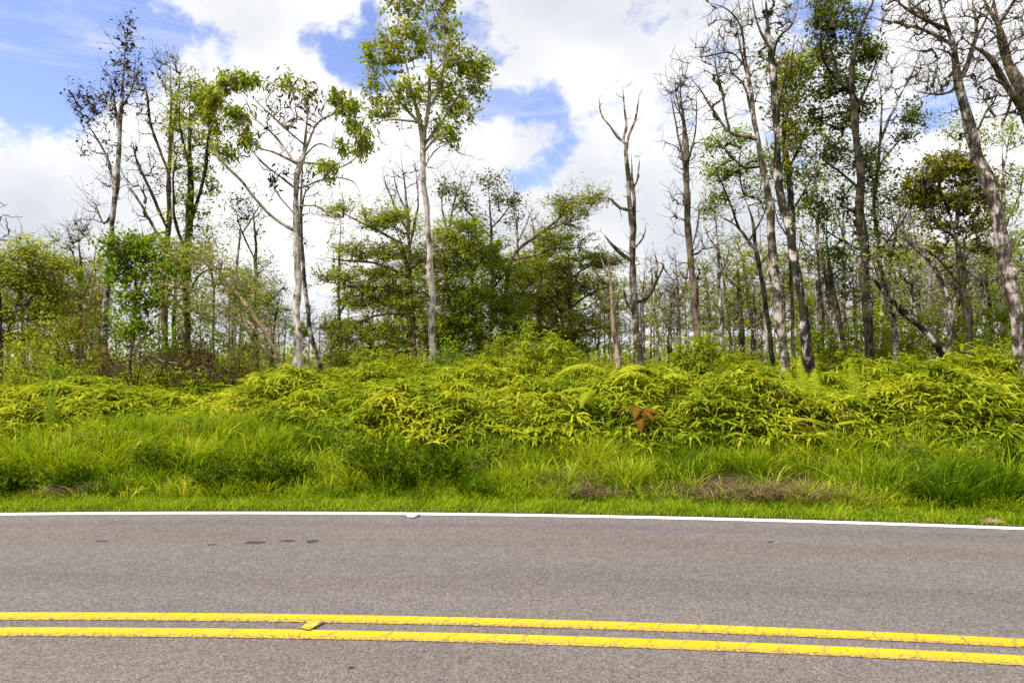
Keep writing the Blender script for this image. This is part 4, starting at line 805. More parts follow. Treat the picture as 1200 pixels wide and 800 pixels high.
T('dark_leaved_tree', 'bluish dark leaved tree rising behind the dense bright green tree', 'tree', 29,
  [(574, 426, 6), (577, 330, 5), (575, 262, 4), (572, 212, 2)], [[(576, 280, 3), (552, 252, 2.4), (535, 232, 1.4)], [(576, 270, 3), (592, 250, 2), (600, 235, 1)]],
  [(533, 224, 18, 8, 14, 26), (548, 244, 16, 8, 10, 24), (575, 214, 10, 12, 12, 22), (590, 236, 18, 10, 14, 24), (560, 262, 20, 10, 10, 22), (600, 262, 14, 12, 8, 18)], 'dark', 'dark', .11, 116, fan=(2, .5), spread=0.14)
T('bare_tree', 'thin dead pole with short twigs against the blue gap in the clouds', 'tree', 27,
  [(606, 430, 5), (608, 340, 4.5), (606, 270, 3.5), (600, 202, 1.8)], [[(607, 285, 2.4), (618, 260, 1.6), (622, 246, 1)]], [(604, 240, 10, 35, 14, 0), (610, 290, 14, 25, 10, 0)], 'grey', None, .1, 117, fan=(1, .4))
T('dead_snag', 'dead forked tree with mossy antler like branches standing alone right of centre', 'dead tree', 18.5,
  [(750, 432, 9.5), (746, 395, 9), (742, 355, 8.5), (739, 270, 7.5), (734, 205, 5.5), (731, 172, 3.5)],
  [[(730, 176, 3.5), (722, 160, 3), (714, 148, 2.6), (704, 134, 1.8), (702, 112, 1)], [(731, 172, 3.5), (733, 144, 3), (729, 98, 1.2)], [(732, 180, 3.5), (737, 160, 3), (745, 138, 2.6), (750, 108, 1.2)], [(741, 300, 5), (744, 260, 4.5), (741, 215, 4), (740, 180, 2)],
   [(738, 250, 4), (727, 244, 4), (714, 232, 3), (713, 243, 1.5)], [(741, 222, 3), (748, 207, 2.6), (750, 187, 1.5)], [(738, 308, 5), (722, 292, 4.5), (707, 274, 2)], [(742, 362, 5), (755, 352, 4.5), (763, 342, 4), (770, 314, 3.5), (766, 291, 1.5)], [(768, 325, 3), (778, 310, 2), (770, 306, 1)], [(742, 365, 4), (733, 350, 3), (730, 330, 2)], [(744, 292, 3), (754, 278, 2), (757, 262, 1.2)]],
  [(740, 300, 26, 60, 14, 0)], 'snag', None, .08, 118, side=(5, 3, .22, 0), wmul=1.2, trunk_taper=False, fan=(1, .15), rtip=.009)
T('dead_tree', 'short rotten reddish brown dead trunk with a broken top beside the forked snag', 'dead tree', 19,
  [(725, 434, 8.5), (722, 400, 7.5), (718, 355, 6.5), (713, 306, 4)], [[(715, 325, 3), (709, 315, 2.4), (704, 300, 1.2)], [(719, 360, 3), (724, 352, 2), (726, 345, 1.2)]], [(716, 330, 8, 24, 5, 0)], 'post', None, .08, 119, fan=(0, .3))
T('bare_tree', 'straight leafless brown trunk with short broom twigs between snag and right trees', 'tree', 18.5,
  [(818, 420, 12), (812, 340, 10.5), (807, 250, 9), (803, 170, 7), (800, 110, 4.5), (796, 74, 2)],
  [[(804, 205, 4), (793, 150, 2.6), (784, 102, 1.3)], [(805, 195, 4), (815, 150, 2.5), (817, 104, 1.2)], [(802, 150, 3), (793, 115, 2), (790, 85, 1)], [(810, 300, 3), (818, 260, 2), (819, 235, 1)]],
  [(800, 112, 14, 34, 46, 0), (805, 180, 15, 36, 26, 0), (794, 230, 12, 50, 18, 0), (820, 300, 12, 50, 12, 0), (796, 330, 12, 40, 10, 0)], 'brown', None, .08, 120, fan=(3, .35), rtip=.009)
# the stand right of centre
T('ohia_tree', 'pale peeling trunk with twisting bare limbs, left in the tall right stand', 'tree', 17.6,
  [(920, 432, 13), (911, 360, 12.5), (902, 290, 11.5), (896, 230, 10), (889, 175, 8), (882, 120, 6), (876, 65, 4.5), (868, 0, 3), (865, -50, 1.5)],
  [[(888, 168, 6), (872, 160, 5), (855, 155, 4.5), (832, 124, 3.2), (823, 108, 2.4), (806, 88, 1.2)], [(854, 156, 4), (847, 115, 3.4), (838, 68, 2.6), (842, 48, 1.2)], [(884, 138, 4), (872, 100, 3.4), (856, 83, 2.4), (853, 60, 1.2)], [(879, 72, 3), (857, 62, 2.6), (829, 66, 2.2), (809, 67, 1.1)], [(877, 40, 3.5), (866, 27, 3), (852, 11, 2.2), (828, 2, 1.2)], [(881, 110, 3), (868, 60, 2.6), (862, 20, 1.5)], [(893, 200, 4), (870, 195, 3), (845, 170, 2), (828, 150, 1.1)]],
  [(838, 105, 22, 40, 30, 0), (858, 60, 20, 40, 26, 0), (870, 20, 18, 25, 16, 0), (880, 110, 14, 35, 14, 3), (830, 60, 18, 20, 12, 0), (846, 30, 20, 20, 12, 0)], 'grey', 'olive', .09, 121, limbbark='brown', fan=(3, .35), spread=0.10, up=.4)
T('ohia_tree', 'black and white blotched leaning trunk in the middle of the tall right stand', 'tree', 16.8,
  [(944, 440, 14.5), (935, 372, 13), (924, 300, 12), (912, 230, 11), (904, 160, 10), (898, 80, 8), (892, 10, 7), (890, -45, 5)],
  [[(904, 165, 5), (912, 120, 4), (925, 80, 3), (932, 40, 1.5)], [(900, 80, 5), (912, 45, 3.4), (928, 28, 2.4), (936, 5, 1.5)], [(897, 60, 4), (888, 30, 3), (880, -10, 2)], [(909, 210, 4), (920, 180, 3), (925, 150, 1.5)]],
  [(905, 60, 22, 34, 18, 5), (915, 20, 20, 22, 16, 3), (895, -20, 26, 20, 14, 3), (905, 140, 14, 35, 10, 6)], 'blotch', 'olive', .09, 122, limbbark='brown', fan=(3, .35), spread=0.10)
T('ohia_tree', 'grey trunk with yellow green upper leaves, right in the tall right stand', 'tree', 18,
  [(947, 430, 11.5), (939, 370, 10.5), (932, 300, 10), (926, 230, 8.5), (923, 170, 7), (919, 110, 4.5), (915, 70, 2)],
  [[(925, 200, 4), (942, 160, 3), (950, 130, 1.5)], [(922, 150, 4), (932, 100, 3), (942, 70, 1.5)], [(927, 245, 3.5), (948, 215, 2.5), (966, 190, 1.2)], [(930, 290, 3), (915, 250, 2.4), (910, 220, 1.2)]],
  [(922, 85, 18, 24, 20, 36), (940, 82, 14, 14, 14, 38), (930, 118, 20, 18, 18, 34), (925, 160, 20, 22, 18, 30), (945, 165, 18, 22, 12, 24), (925, 200, 18, 22, 14, 28), (955, 205, 18, 16, 10, 22), (940, 235, 16, 18, 8, 22), (905, 200, 14, 20, 8, 20), (930, 275, 14, 25, 8, 18)], 'blotch', 'ohia', .09, 123, fan=(3, .35), spread=0.10)
T('olive_tree', 'loose olive green crowned tree on a grey trunk left behind the pale peeling trunk', 'tree', 21,
  [(905, 424, 7), (896, 364, 6.5), (883, 294, 6), (876, 258, 5), (866, 225, 3)], [[(883, 296, 4), (862, 265, 3), (838, 250, 1.5)], [(878, 265, 3.4), (850, 225, 2.4), (838, 195, 1.2)], [(868, 230, 2.4), (866, 195, 2), (870, 165, 1)], [(880, 280, 3), (895, 250, 2), (898, 225, 1)]],
  [(840, 175, 16, 14, 16, 22), (862, 165, 16, 12, 14, 22), (838, 205, 18, 14, 18, 24), (865, 200, 20, 16, 18, 22), (845, 235, 20, 12, 16, 24), (880, 225, 14, 16, 10, 20), (832, 250, 14, 8, 8, 20), (895, 240, 12, 16, 8, 18), (890, 180, 12, 16, 8, 16)], 'dark', 'mid', .085, 124, fan=(3, .4), spread=0.11)
T('ohia_tree', 'tall dark trunk clothed in dark green leaf clusters, right of the tall stand', 'tree', 18,
  [(1011, 432, 12), (1003, 370, 11.5), (997, 300, 10.5), (991, 230, 9.5), (985, 160, 9), (979, 110, 7.5), (985, 60, 6), (1000, 20, 5), (1004, -40, 4)],
  [[(986, 180, 5), (1000, 140, 4.4), (1018, 95, 3), (1032, 58, 1.5)], [(980, 118, 5), (966, 72, 3.6), (962, 15, 1.8)], [(990, 230, 4), (972, 192, 3), (955, 178, 1.5)], [(994, 265, 4), (1012, 215, 3), (1028, 198, 1.5)], [(996, 300, 4), (975, 275, 2.6), (960, 262, 1.3)], [(1000, 335, 3.5), (1018, 300, 2.4), (1028, 280, 1.2)], [(979, 100, 4), (972, 50, 3), (975, 0, 1.8)]],
  [(966, 22, 16, 22, 18, 34), (985, 15, 18, 22, 16, 30), (966, 62, 18, 16, 18, 34), (1000, 45, 14, 20, 12, 28), (1018, 62, 20, 8, 16, 36), (972, 98, 18, 16, 18, 32), (1000, 95, 16, 14, 12, 28), (960, 138, 14, 14, 12, 30), (988, 140, 16, 18, 14, 28), (1012, 125, 14, 12, 10, 28), (975, 180, 18, 16, 14, 28), (1002, 190, 18, 18, 14, 24), (1024, 205, 14, 10, 10, 24), (962, 245, 16, 18, 12, 24), (985, 240, 14, 22, 10, 22), (1010, 265, 16, 24, 12, 20), (975, 300, 16, 20, 10, 20), (995, 330, 14, 24, 10, 18), (995, -25, 24, 16, 12, 30)], 'dark', 'dark', .095, 125, fan=(3, .35), spread=0.09)
T('ohia_tree', 'thin pale tree with a long bare limb reaching up to the right', 'tree', 19,
  [(1052, 434, 8.5), (1045, 370, 7.5), (1037, 300, 6.5), (1034, 230, 5.5), (1036, 170, 4.5), (1040, 110, 3), (1033, 62, 1.4)],
  [[(1036, 160, 4), (1049, 124, 3.4), (1066, 92, 2.6), (1080, 58, 1.8), (1092, 42, 1)], [(1035, 190, 3), (1055, 165, 2.2), (1080, 150, 1.1)], [(1034, 225, 3), (1020, 195, 2.2), (1012, 175, 1.2)], [(1036, 290, 3), (1060, 255, 2.2), (1072, 225, 1.2)]],
  [(1072, 140, 16, 9, 14, 26), (1040, 90, 14, 30, 16, 0), (1062, 160, 14, 8, 8, 22), (1025, 180, 16, 14, 10, 16), (1030, 235, 18, 22, 12, 16), (1065, 235, 14, 16, 10, 16), (1040, 290, 16, 22, 10, 16), (1075, 80, 14, 22, 10, 0)], 'grey', 'dark', .09, 126, fan=(3, .4), spread=0.11)
T('leaning_tree', 'dark mossy trunk leaning far to the left among the right hand trees', 'tree', 16.5,
  [(1104, 440, 11), (1083, 400, 9.5), (1050, 368, 8), (1010, 326, 5), (992, 310, 2.5)], [[(1062, 380, 4), (1068, 340, 3), (1078, 310, 1.6)], [(1040, 358, 3.5), (1030, 325, 2.4), (1018, 290, 1.2)], [(1075, 392, 3), (1058, 372, 2.4), (1040, 385, 1.3)]],
  [(1062, 320, 20, 18, 10, 12), (1025, 310, 18, 18, 10, 12), (1050, 360, 20, 16, 10, 14)], 'blotch', 'mid', .085, 127, fan=(3, .4), spread=0.12)
T('bare_tree', 'crooked thin grey tree bending left across the leaning dark trunk', 'tree', 18,
  [(1098, 430, 8), (1108, 395, 7), (1104, 352, 6.5), (1090, 315, 6), (1062, 280, 5), (1045, 256, 4), (1030, 236, 2)], [[(1106, 370, 4), (1120, 340, 3), (1124, 310, 1.5)], [(1075, 296, 3), (1070, 265, 2.2), (1076, 238, 1.1)]], [(1048, 250, 16, 14, 12, 4), (1072, 262, 14, 20, 10, 4), (1115, 325, 14, 22, 10, 6)], 'grey', 'mid', .085, 128, fan=(3, .4), spread=0.12)
T('olive_tree', 'rounded olive brown crowned tree left of the big leaning trunk', 'tree', 18,
  [(1136, 438, 9.5), (1128, 380, 8.5), (1119, 320, 8), (1112, 282, 7.5), (1107, 250, 5)],
  [[(1112, 286, 5), (1091, 256, 4), (1074, 233, 2)], [(1110, 272, 5), (1126, 236, 4), (1140, 212, 2)], [(1108, 255, 5), (1100, 216, 3.4), (1104, 188, 1.6)], [(1119, 322, 5), (1136, 295, 4), (1160, 280, 2)], [(1120, 335, 4), (1098, 302, 3), (1080, 290, 1.5)], [(1122, 345, 5), (1130, 300, 4), (1134, 262, 2)]],
  [(1083, 212, 20, 14, 20, 40), (1108, 194, 22, 14, 22, 42), (1136, 202, 22, 14, 22, 42), (1152, 224, 14, 16, 14, 38), (1098, 235, 26, 14, 22, 36), (1130, 240, 26, 14, 20, 36), (1076, 240, 12, 10, 10, 32), (1090, 264, 16, 8, 10, 30), (1120, 268, 20, 10, 12, 26), (1150, 264, 14, 10, 10, 30), (1095, 294, 14, 8, 8, 24), (1150, 292, 14, 8, 8, 24)], 'dark', 'olive', .09, 129, fan=(3, .35), spread=0.07)
T('ohia_tree', 'big pale grey trunk leaning left at the right edge with a bare forked crown', 'tree', 13.5,
  [(1214, 470, 23), (1203, 420, 21), (1192, 360, 19), (1182, 300, 18), (1172, 240, 17), (1160, 190, 16), (1147, 140, 15), (1135, 92, 13), (1122, 52, 10.5), (1108, 8, 8.5), (1100, -40, 6)],
  [[(1114, 38, 6), (1089, 26, 5), (1063, 11, 4), (1045, -4, 2.4)], [(1124, 62, 5), (1098, 42, 4), (1072, 32, 3.4), (1029, 23, 2.4), (1012, 16, 1.2)], [(1135, 98, 5), (1116, 106, 4), (1098, 111, 3), (1066, 105, 1.3)], [(1137, 95, 7), (1141, 57, 6), (1145, 29, 5), (1138, -10, 3)], [(1128, 75, 4), (1112, 62, 3), (1092, 56, 1.5)], [(1150, 150, 4), (1160, 125, 3), (1178, 118, 1.4)], [(1144, 40, 4), (1160, 14, 3), (1168, -10, 2)]],
  [(1060, 14, 34, 20, 34, 0), (1092, 40, 30, 22, 30, 0), (1098, 95, 26, 18, 26, 0), (1110, 70, 22, 20, 16, 0), (1140, 20, 22, 26, 22, 0), (1090, 0, 26, 14, 16, 0), (1150, 100, 18, 26, 14, 0), (1125, -20, 34, 16, 16, 0)], 'grey', None, .09, 130, limbbark='brown', fan=(3, .3), rtip=.008, up=.3)
T('ohia_tree', 'dark limbed bare tree reaching in from beyond the right edge', 'tree', 14.5,
  [(1252, 455, 22), (1237, 330, 20), (1222, 230, 18), (1206, 130, 16), (1190, 60, 13.5), (1181, 5, 11), (1172, -45, 8)],
  [[(1212, 165, 11), (1195, 126, 10), (1176, 95, 9), (1158, 66, 6.5), (1136, 52, 4), (1122, 36, 2)], [(1192, 70, 8), (1176, 38, 6), (1156, 6, 4), (1145, -20, 2)], [(1182, 20, 6), (1195, -10, 4), (1205, -40, 2)], [(1180, 100, 4), (1160, 92, 3), (1140, 104, 1.5)], [(1186, 112, 4), (1180, 135, 2.6), (1170, 150, 1.3)], [(1200, 108, 5), (1212, 60, 4), (1216, 20, 2)]],
  [(1165, 60, 26, 34, 30, 0), (1188, 20, 22, 30, 26, 0), (1170, 110, 26, 22, 20, 0), (1205, 60, 18, 34, 16, 0), (1180, -25, 30, 16, 14, 0)], 'brown', None, .09, 131, fan=(3, .3), rtip=.008, up=.3)
T('leafy_tree', 'grey green leafy tree showing behind the big leaning trunk at the right edge', 'tree', 23,
  [(1178, 430, 7), (1178, 330, 6), (1172, 230, 5), (1170, 160, 3)], [[(1173, 230, 3), (1150, 180, 2.4), (1130, 152, 1.4)], [(1175, 270, 3), (1195, 225, 2.2), (1200, 190, 1.3)], [(1172, 200, 3), (1182, 165, 2), (1188, 140, 1)]],
  [(1130, 155, 20, 9, 14, 20), (1152, 165, 14, 8, 8, 18), (1178, 160, 18, 18, 14, 16), (1192, 210, 16, 22, 14, 18), (1180, 250, 20, 18, 14, 22), (1196, 290, 18, 22, 14, 24), (1170, 310, 18, 20, 10, 20), (1200, 340, 20, 20, 12, 22)], 'grey', 'mid', .095, 132, fan=(2, .45), spread=0.13)
# left edge
T('dead_snag', 'dark dead spike curving above the bushes at the left edge', 'dead tree', 20,
  [(6, 442, 6), (4, 350, 5.5), (2, 292, 5), (8, 248, 3.5), (6, 224, 2)], [[(4, 280, 3), (-6, 262, 2), (-10, 245, 1)]], [(4, 270, 6, 24, 5, 0)], 'dark', None, .08, 133, fan=(1, .2), rtip=.009)
T('olive_tree', 'low spreading olive green tree filling the left edge', 'tree', 20.5,
  [(4, 442, 7), (8, 390, 6), (18, 345, 4), (28, 305, 2)], [[(8, 385, 4), (35, 350, 3), (62, 320, 1.6)], [(6, 400, 4), (-14, 350, 3), (-20, 310, 1.6)], [(10, 375, 3), (34, 372, 2.4), (60, 360, 1.3)]],
  [(22, 298, 28, 10, 20, 36), (55, 308, 26, 12, 18, 36), (-15, 310, 26, 16, 16, 36), (20, 330, 32, 14, 22, 40), (60, 340, 26, 14, 18, 38), (25, 365, 34, 14, 22, 40), (65, 372, 24, 16, 16, 36), (15, 398, 34, 14, 20, 38), (-15, 350, 24, 26, 14, 36), (50, 405, 30, 14, 16, 36)], 'grey', 'feather', .085, 134, lmul=2.2, fan=(4, .45), spread=0.12, flat=.7, up=.3)
T('leafy_tree', 'thin leaning twin stemmed tree with bare twiggy top right of the left edge trees', 'tree', 23,
  [(90, 440, 6.5), (92, 385, 5.5), (94, 330, 4.5), (93, 265, 2.4)], [[(92, 380, 4), (75, 345, 3), (66, 305, 2), (62, 275, 1)], [(94, 330, 3), (82, 290, 2.4), (70, 285, 1.4)], [(93, 360, 3.6), (108, 320, 2.6), (112, 285, 1.2)]],
  [(94, 270, 16, 20, 26, 0), (75, 285, 20, 12, 14, 3), (92, 318, 22, 14, 16, 26), (80, 350, 22, 16, 16, 28), (108, 345, 16, 20, 12, 26), (88, 388, 24, 18, 16, 26), (112, 395, 14, 20, 8, 24)], 'brown', 'mid', .08, 135, lmul=2.2, fan=(4, .4), spread=0.12)
T('broken_stump', 'pale tan splintered stump leaning among the left bushes', 'stump', 18.5, [(47, 448, 10), (43, 425, 8.5), (38, 403, 5)], [[(42, 415, 3), (36, 408, 2), (34, 398, 1)]], [(40, 412, 4, 8, 3, 0)], 'tan', None, .08, 136, fan=(0, .2))
T('thin_tree', 'slim pale trunk leaning left between stump and purple leaved tree', 'tree', 21, [(105, 440, 6), (100, 400, 5.5), (112, 350, 4), (122, 300, 2)], [[(104, 385, 3), (116, 375, 2), (130, 350, 1)]], [(115, 345, 14, 24, 12, 8), (122, 312, 12, 16, 8, 6)], 'tan', 'mid', .08, 137, fan=(3, .35), spread=0.10)
# slim trees in the middle distance right of the snag
MID = [  # label, Y, trunk, blobs, bark, leaf
 ('slim pole with high dark tufts between broom twigged trunk and pale peeling trunk', 30, [(858, 424, 5), (851, 350, 4.5), (842, 290, 3)], [(846, 300, 14, 14, 12, 14), (854, 345, 18, 8, 10, 12)], 'dark', 'feather'),
 ('slender dark tree leaning left under the loose olive crown', 27, [(886, 424, 6), (880, 360, 5), (868, 300, 4), (858, 275, 2)], [(860, 285, 16, 14, 14, 10), (878, 330, 14, 14, 8, 12)], 'dark', 'mid'),
 ('thin bare twig topped tree just right of the broom twigged trunk', 30, [(835, 424, 5), (830, 350, 4), (822, 295, 2.4)], [(824, 300, 14, 24, 20, 0), (834, 350, 10, 20, 8, 0)], 'grey', None),
 ('small round leafless tree low behind the forked snag', 32, [(783, 424, 5), (784, 395, 4.5), (784, 370, 3)], [(784, 350, 22, 22, 60, 1)], 'brown', 'olive'),
 ('slim bare pole close right of the forked snag', 31, [(773, 424, 4), (768, 360, 3.4), (764, 300, 1.6)], [(766, 320, 8, 26, 12, 0)], 'grey', None),
 ('leaning twin trunk pair under dark leaf clusters right of the blotched trunk', 24, [(985, 430, 9), (978, 370, 8), (972, 310, 6), (968, 275, 3)], [(965, 300, 18, 18, 14, 18), (985, 320, 16, 18, 10, 16)], 'grey', 'dark'),
 ('dark slim trunk right of the grey trunk in the tall right stand', 22, [(996, 430, 8), (987, 380, 7), (978, 330, 6), (974, 280, 4), (972, 240, 2)], [(970, 260, 18, 20, 12, 20), (985, 300, 14, 16, 8, 18)], 'dark', 'mid'),
 ('pale slim trunk between the dark leaf clothed trunk and the thin pale tree', 25, [(1024, 430, 6), (1020, 370, 5.5), (1014, 300, 4), (1012, 260, 2)], [(1016, 290, 16, 20, 12, 18), (1022, 335, 14, 16, 8, 18)], 'grey', 'feather'),
 ('slim grey trunk with flat leaf layers left behind the rounded olive crown', 27, [(1082, 426, 6), (1074, 370, 5.5), (1066, 310, 4), (1062, 270, 2)], [(1062, 300, 22, 8, 14, 26), (1076, 335, 22, 7, 12, 26), (1066, 355, 20, 6, 10, 24)], 'grey', 'feather'),
 ('slim pale trunk right under the rounded olive crown', 26, [(1118, 426, 6), (1110, 370, 5.5), (1098, 310, 4), (1092, 285, 2)], [(1095, 315, 18, 10, 12, 22), (1110, 345, 20, 8, 12, 24)], 'pale', 'feather'),
 ('thin dark tree right of the rounded olive crown', 26, [(1160, 428, 6), (1156, 370, 5), (1152, 310, 4), (1150, 280, 2)], [(1150, 305, 20, 12, 14, 22), (1160, 345, 20, 10, 12, 22)], 'dark', 'mid'),
 ('flat topped spreading green tree far behind the loose olive crown', 36, [(868, 424, 5), (866, 390, 4.5), (862, 360, 3)], [(850, 352, 30, 5, 22, 30), (880, 362, 26, 5, 20, 30), (848, 374, 26, 4, 14, 26), (890, 382, 24, 4, 14, 26)], 'dark', 'feather'),
 ('flat topped bright green tree far back right of the grey trunk', 36, [(972, 424, 5), (970, 395, 4.5), (968, 370, 3)], [(955, 365, 26, 5, 18, 30), (985, 372, 24, 6, 16, 30), (965, 388, 26, 5, 16, 28)], 'grey', 'mid'),
 ('thin leafless tree with curving twigs left of the pale spreading tree', 27, [(317, 430, 5), (322, 385, 4), (330, 345, 2.6)], [(330, 355, 18, 24, 30, 0), (316, 375, 12, 14, 10, 0)], 'dark', None),
 ('slim bare tree right of the pale spreading tree', 28, [(398, 430, 5), (395, 350, 4.5), (396, 280, 3), (396, 250, 1.6)], [(396, 275, 10, 26, 14, 6), (394, 330, 12, 26, 10, 8)], 'dark', 'feather'),
 ('slim mossy tree between the two leaf covered left trunks', 25, [(206, 432, 6), (204, 370, 5), (208, 310, 3.4), (212, 290, 2)], [(206, 320, 14, 18, 10, 24), (205, 370, 14, 18, 8, 20)], 'dark', 'bright'),
 ('slim grey tree left behind the thin tuft crowned tree', 30, [(270, 430, 5), (272, 350, 4.5), (276, 280, 3), (278, 240, 1.5)], [(276, 260, 10, 24, 14, 8), (268, 320, 14, 24, 10, 12)], 'grey', 'silver'),
 ('thin bare forked tree above the bushes at far left', 24, [(32, 430, 5), (30, 350, 4), (29, 290, 3), (27, 268, 1.4)], [(28, 280, 6, 14, 6, 0)], 'dark', None),
 ('tall bare thin tree with upright twigs behind the dense green tree', 31, [(628, 430, 5), (630, 340, 4.5), (626, 280, 3), (622, 238, 1.4)], [(626, 262, 10, 24, 16, 2), (632, 300, 10, 20, 8, 4)], 'grey', 'feather'),
]
for i, (lb, Y, tr, bl, bk, lf) in enumerate(MID):
    T('slim_tree', lb, 'tree', Y, tr, [], bl, bk, lf, .095, 200 + i, fan=(2, .5), spread=0.14, flat=.9 if lf == 'feather' else .3, group='slim trees in the middle distance')
EXTRA = [  # px at base, px at mid, px at top, top row, distance, width, bark, leaf, label
 (846, 843, 838, 235, 23, 7, 'grey', None, 'slim pale bare trunk halfway between broom twigged trunk and peeling trunk'),
 (872, 869, 862, 300, 25, 6, 'dark', 'mid', 'short dark slim trunk under the left side of the loose olive crown'),
 (897, 893, 886, 250, 24, 6, 'pale', None, 'white slim trunk just left of the pale peeling trunk'),
 (931, 927, 921, 215, 22, 6, 'brown', None, 'brown slim trunk squeezed between peeling trunk and blotched trunk'),
 (958, 955, 957, 190, 22, 6, 'grey', 'mid', 'straight grey slim trunk right beside the grey trunk of the tall stand'),
 (969, 962, 952, 255, 24, 5, 'dark', None, 'dark thin trunk leaning left, right of the tall stand'),
 (990, 989, 991, 205, 24, 6, 'grey', None, 'upright pale thin trunk just left of the dark leaf clothed trunk'),
 (1030, 1029, 1024, 190, 22, 6, 'pale', 'mid', 'whitish thin trunk just left of the thin pale tree'),
 (1042, 1048, 1056, 210, 24, 5, 'dark', 'mid', 'thin dark trunk leaning right, behind the thin pale tree'),
 (1068, 1064, 1058, 240, 23, 6, 'grey', None, 'bare grey thin trunk rising behind the leaning dark trunk'),
 (1090, 1086, 1081, 275, 24, 6, 'pale', 'feather', 'pale thin trunk left under the rounded olive crown'),
 (1124, 1121, 1128, 300, 25, 5, 'dark', None, 'thin dark trunk crossing the stem of the rounded olive tree'),
 (1150, 1147, 1143, 290, 23, 6, 'grey', None, 'grey thin trunk between rounded olive tree and big leaning trunk'),
 (1168, 1166, 1160, 205, 22, 6, 'brown', 'mid', 'brown thin trunk just left of the big leaning trunk'),
 (757, 754, 758, 300, 27, 4, 'grey', None, 'thin grey trunk just right of the forked snag base'),
 (797, 795, 790, 290, 27, 5, 'brown', None, 'thin brown trunk just left of the broom twigged trunk'),
 (66, 63, 58, 300, 23, 6, 'dark', None, 'dark thin trunk right of the pale splintered stump'),
 (248, 250, 246, 260, 24, 5, 'grey', 'silver', 'thin grey trunk just right of the mossy left trunk')]
rx_ = random.Random(5)
for i, (b0, b1, b2, tp, Y, w, bk, lf, lb) in enumerate(EXTRA):
    h = 432 - tp; m = 432 - h * .5
    lv = 9 if lf else 0
    T('slim_tree', lb, 'tree', Y, [(b0, 432, w), (b1, m, w * .8), ((b1 + b2) / 2 + rx_.uniform(-2, 2), 432 - h * .78, w * .55), (b2, tp, 1.4)],
      [[(b1, m - 5, 2.4), (b1 + 9, m - 30, 1.8), (b1 + 12, m - 55, 1)], [((b1 + b2) / 2, 432 - h * .7, 2.2), (b2 - 11, 432 - h * .82, 1.6), (b2 - 14, 432 - h * .95, .8)]],
      [(b2, tp + h * .15, 13, h * .16, 22, lv), (b1, m - 20, 13, 28, 10, lv)], bk, lf, .09, 700 + i, fan=(2, .35), spread=.12, group='slim trees in the middle distance')
# ------------------------------------------------------------------ shrubs and fern mounds
def shrub(px, s, label, w, h, leaf, seed, n=26, per=40, L=.08, bark='brown', name='shrub', cat='shrub', flat=.4, spread=.10, z0=.2, group=None, wid=.5, droop=.2):
    b = place(px, s); o = empty(name, b, label, cat, group); g = Grow(seed, .3); rg = g.rg
    for k in range(5):
        a = rg.uniform(0, 6.28); r = rg.uniform(.1, .45)
        g.add_main(np.array([b + [0, 0, -.1], b + [math.cos(a) * w * r * .5, math.sin(a) * w * r * .5, h * .35], b + [math.cos(a) * w * r, math.sin(a) * w * r, h * rg.uniform(.6, .85)]]), [.02, .014, .007], 6)
    u = rg.normal(size=(n, 3)); u = norm(u) * rg.uniform(.3, 1, (n, 1)) ** .5; u[:, 2] = np.abs(u[:, 2]) * 1.0
    g.grow(b + [0, 0, z0 * h] + u * np.array([w * .5, w * .45, h * (1 - z0)]), per, .005)
    g.fans(2, .3, .004)
    g.members(b, B[bark], o, 'stem', 'stem')
    for t in range(len(g.tips)): g.tips[t] = (*g.tips[t][:3], leaf, g.tips[t][4])
    foliage(g, o, b, L, 2, spread, flat, wid, droop, 'foliage'); return o
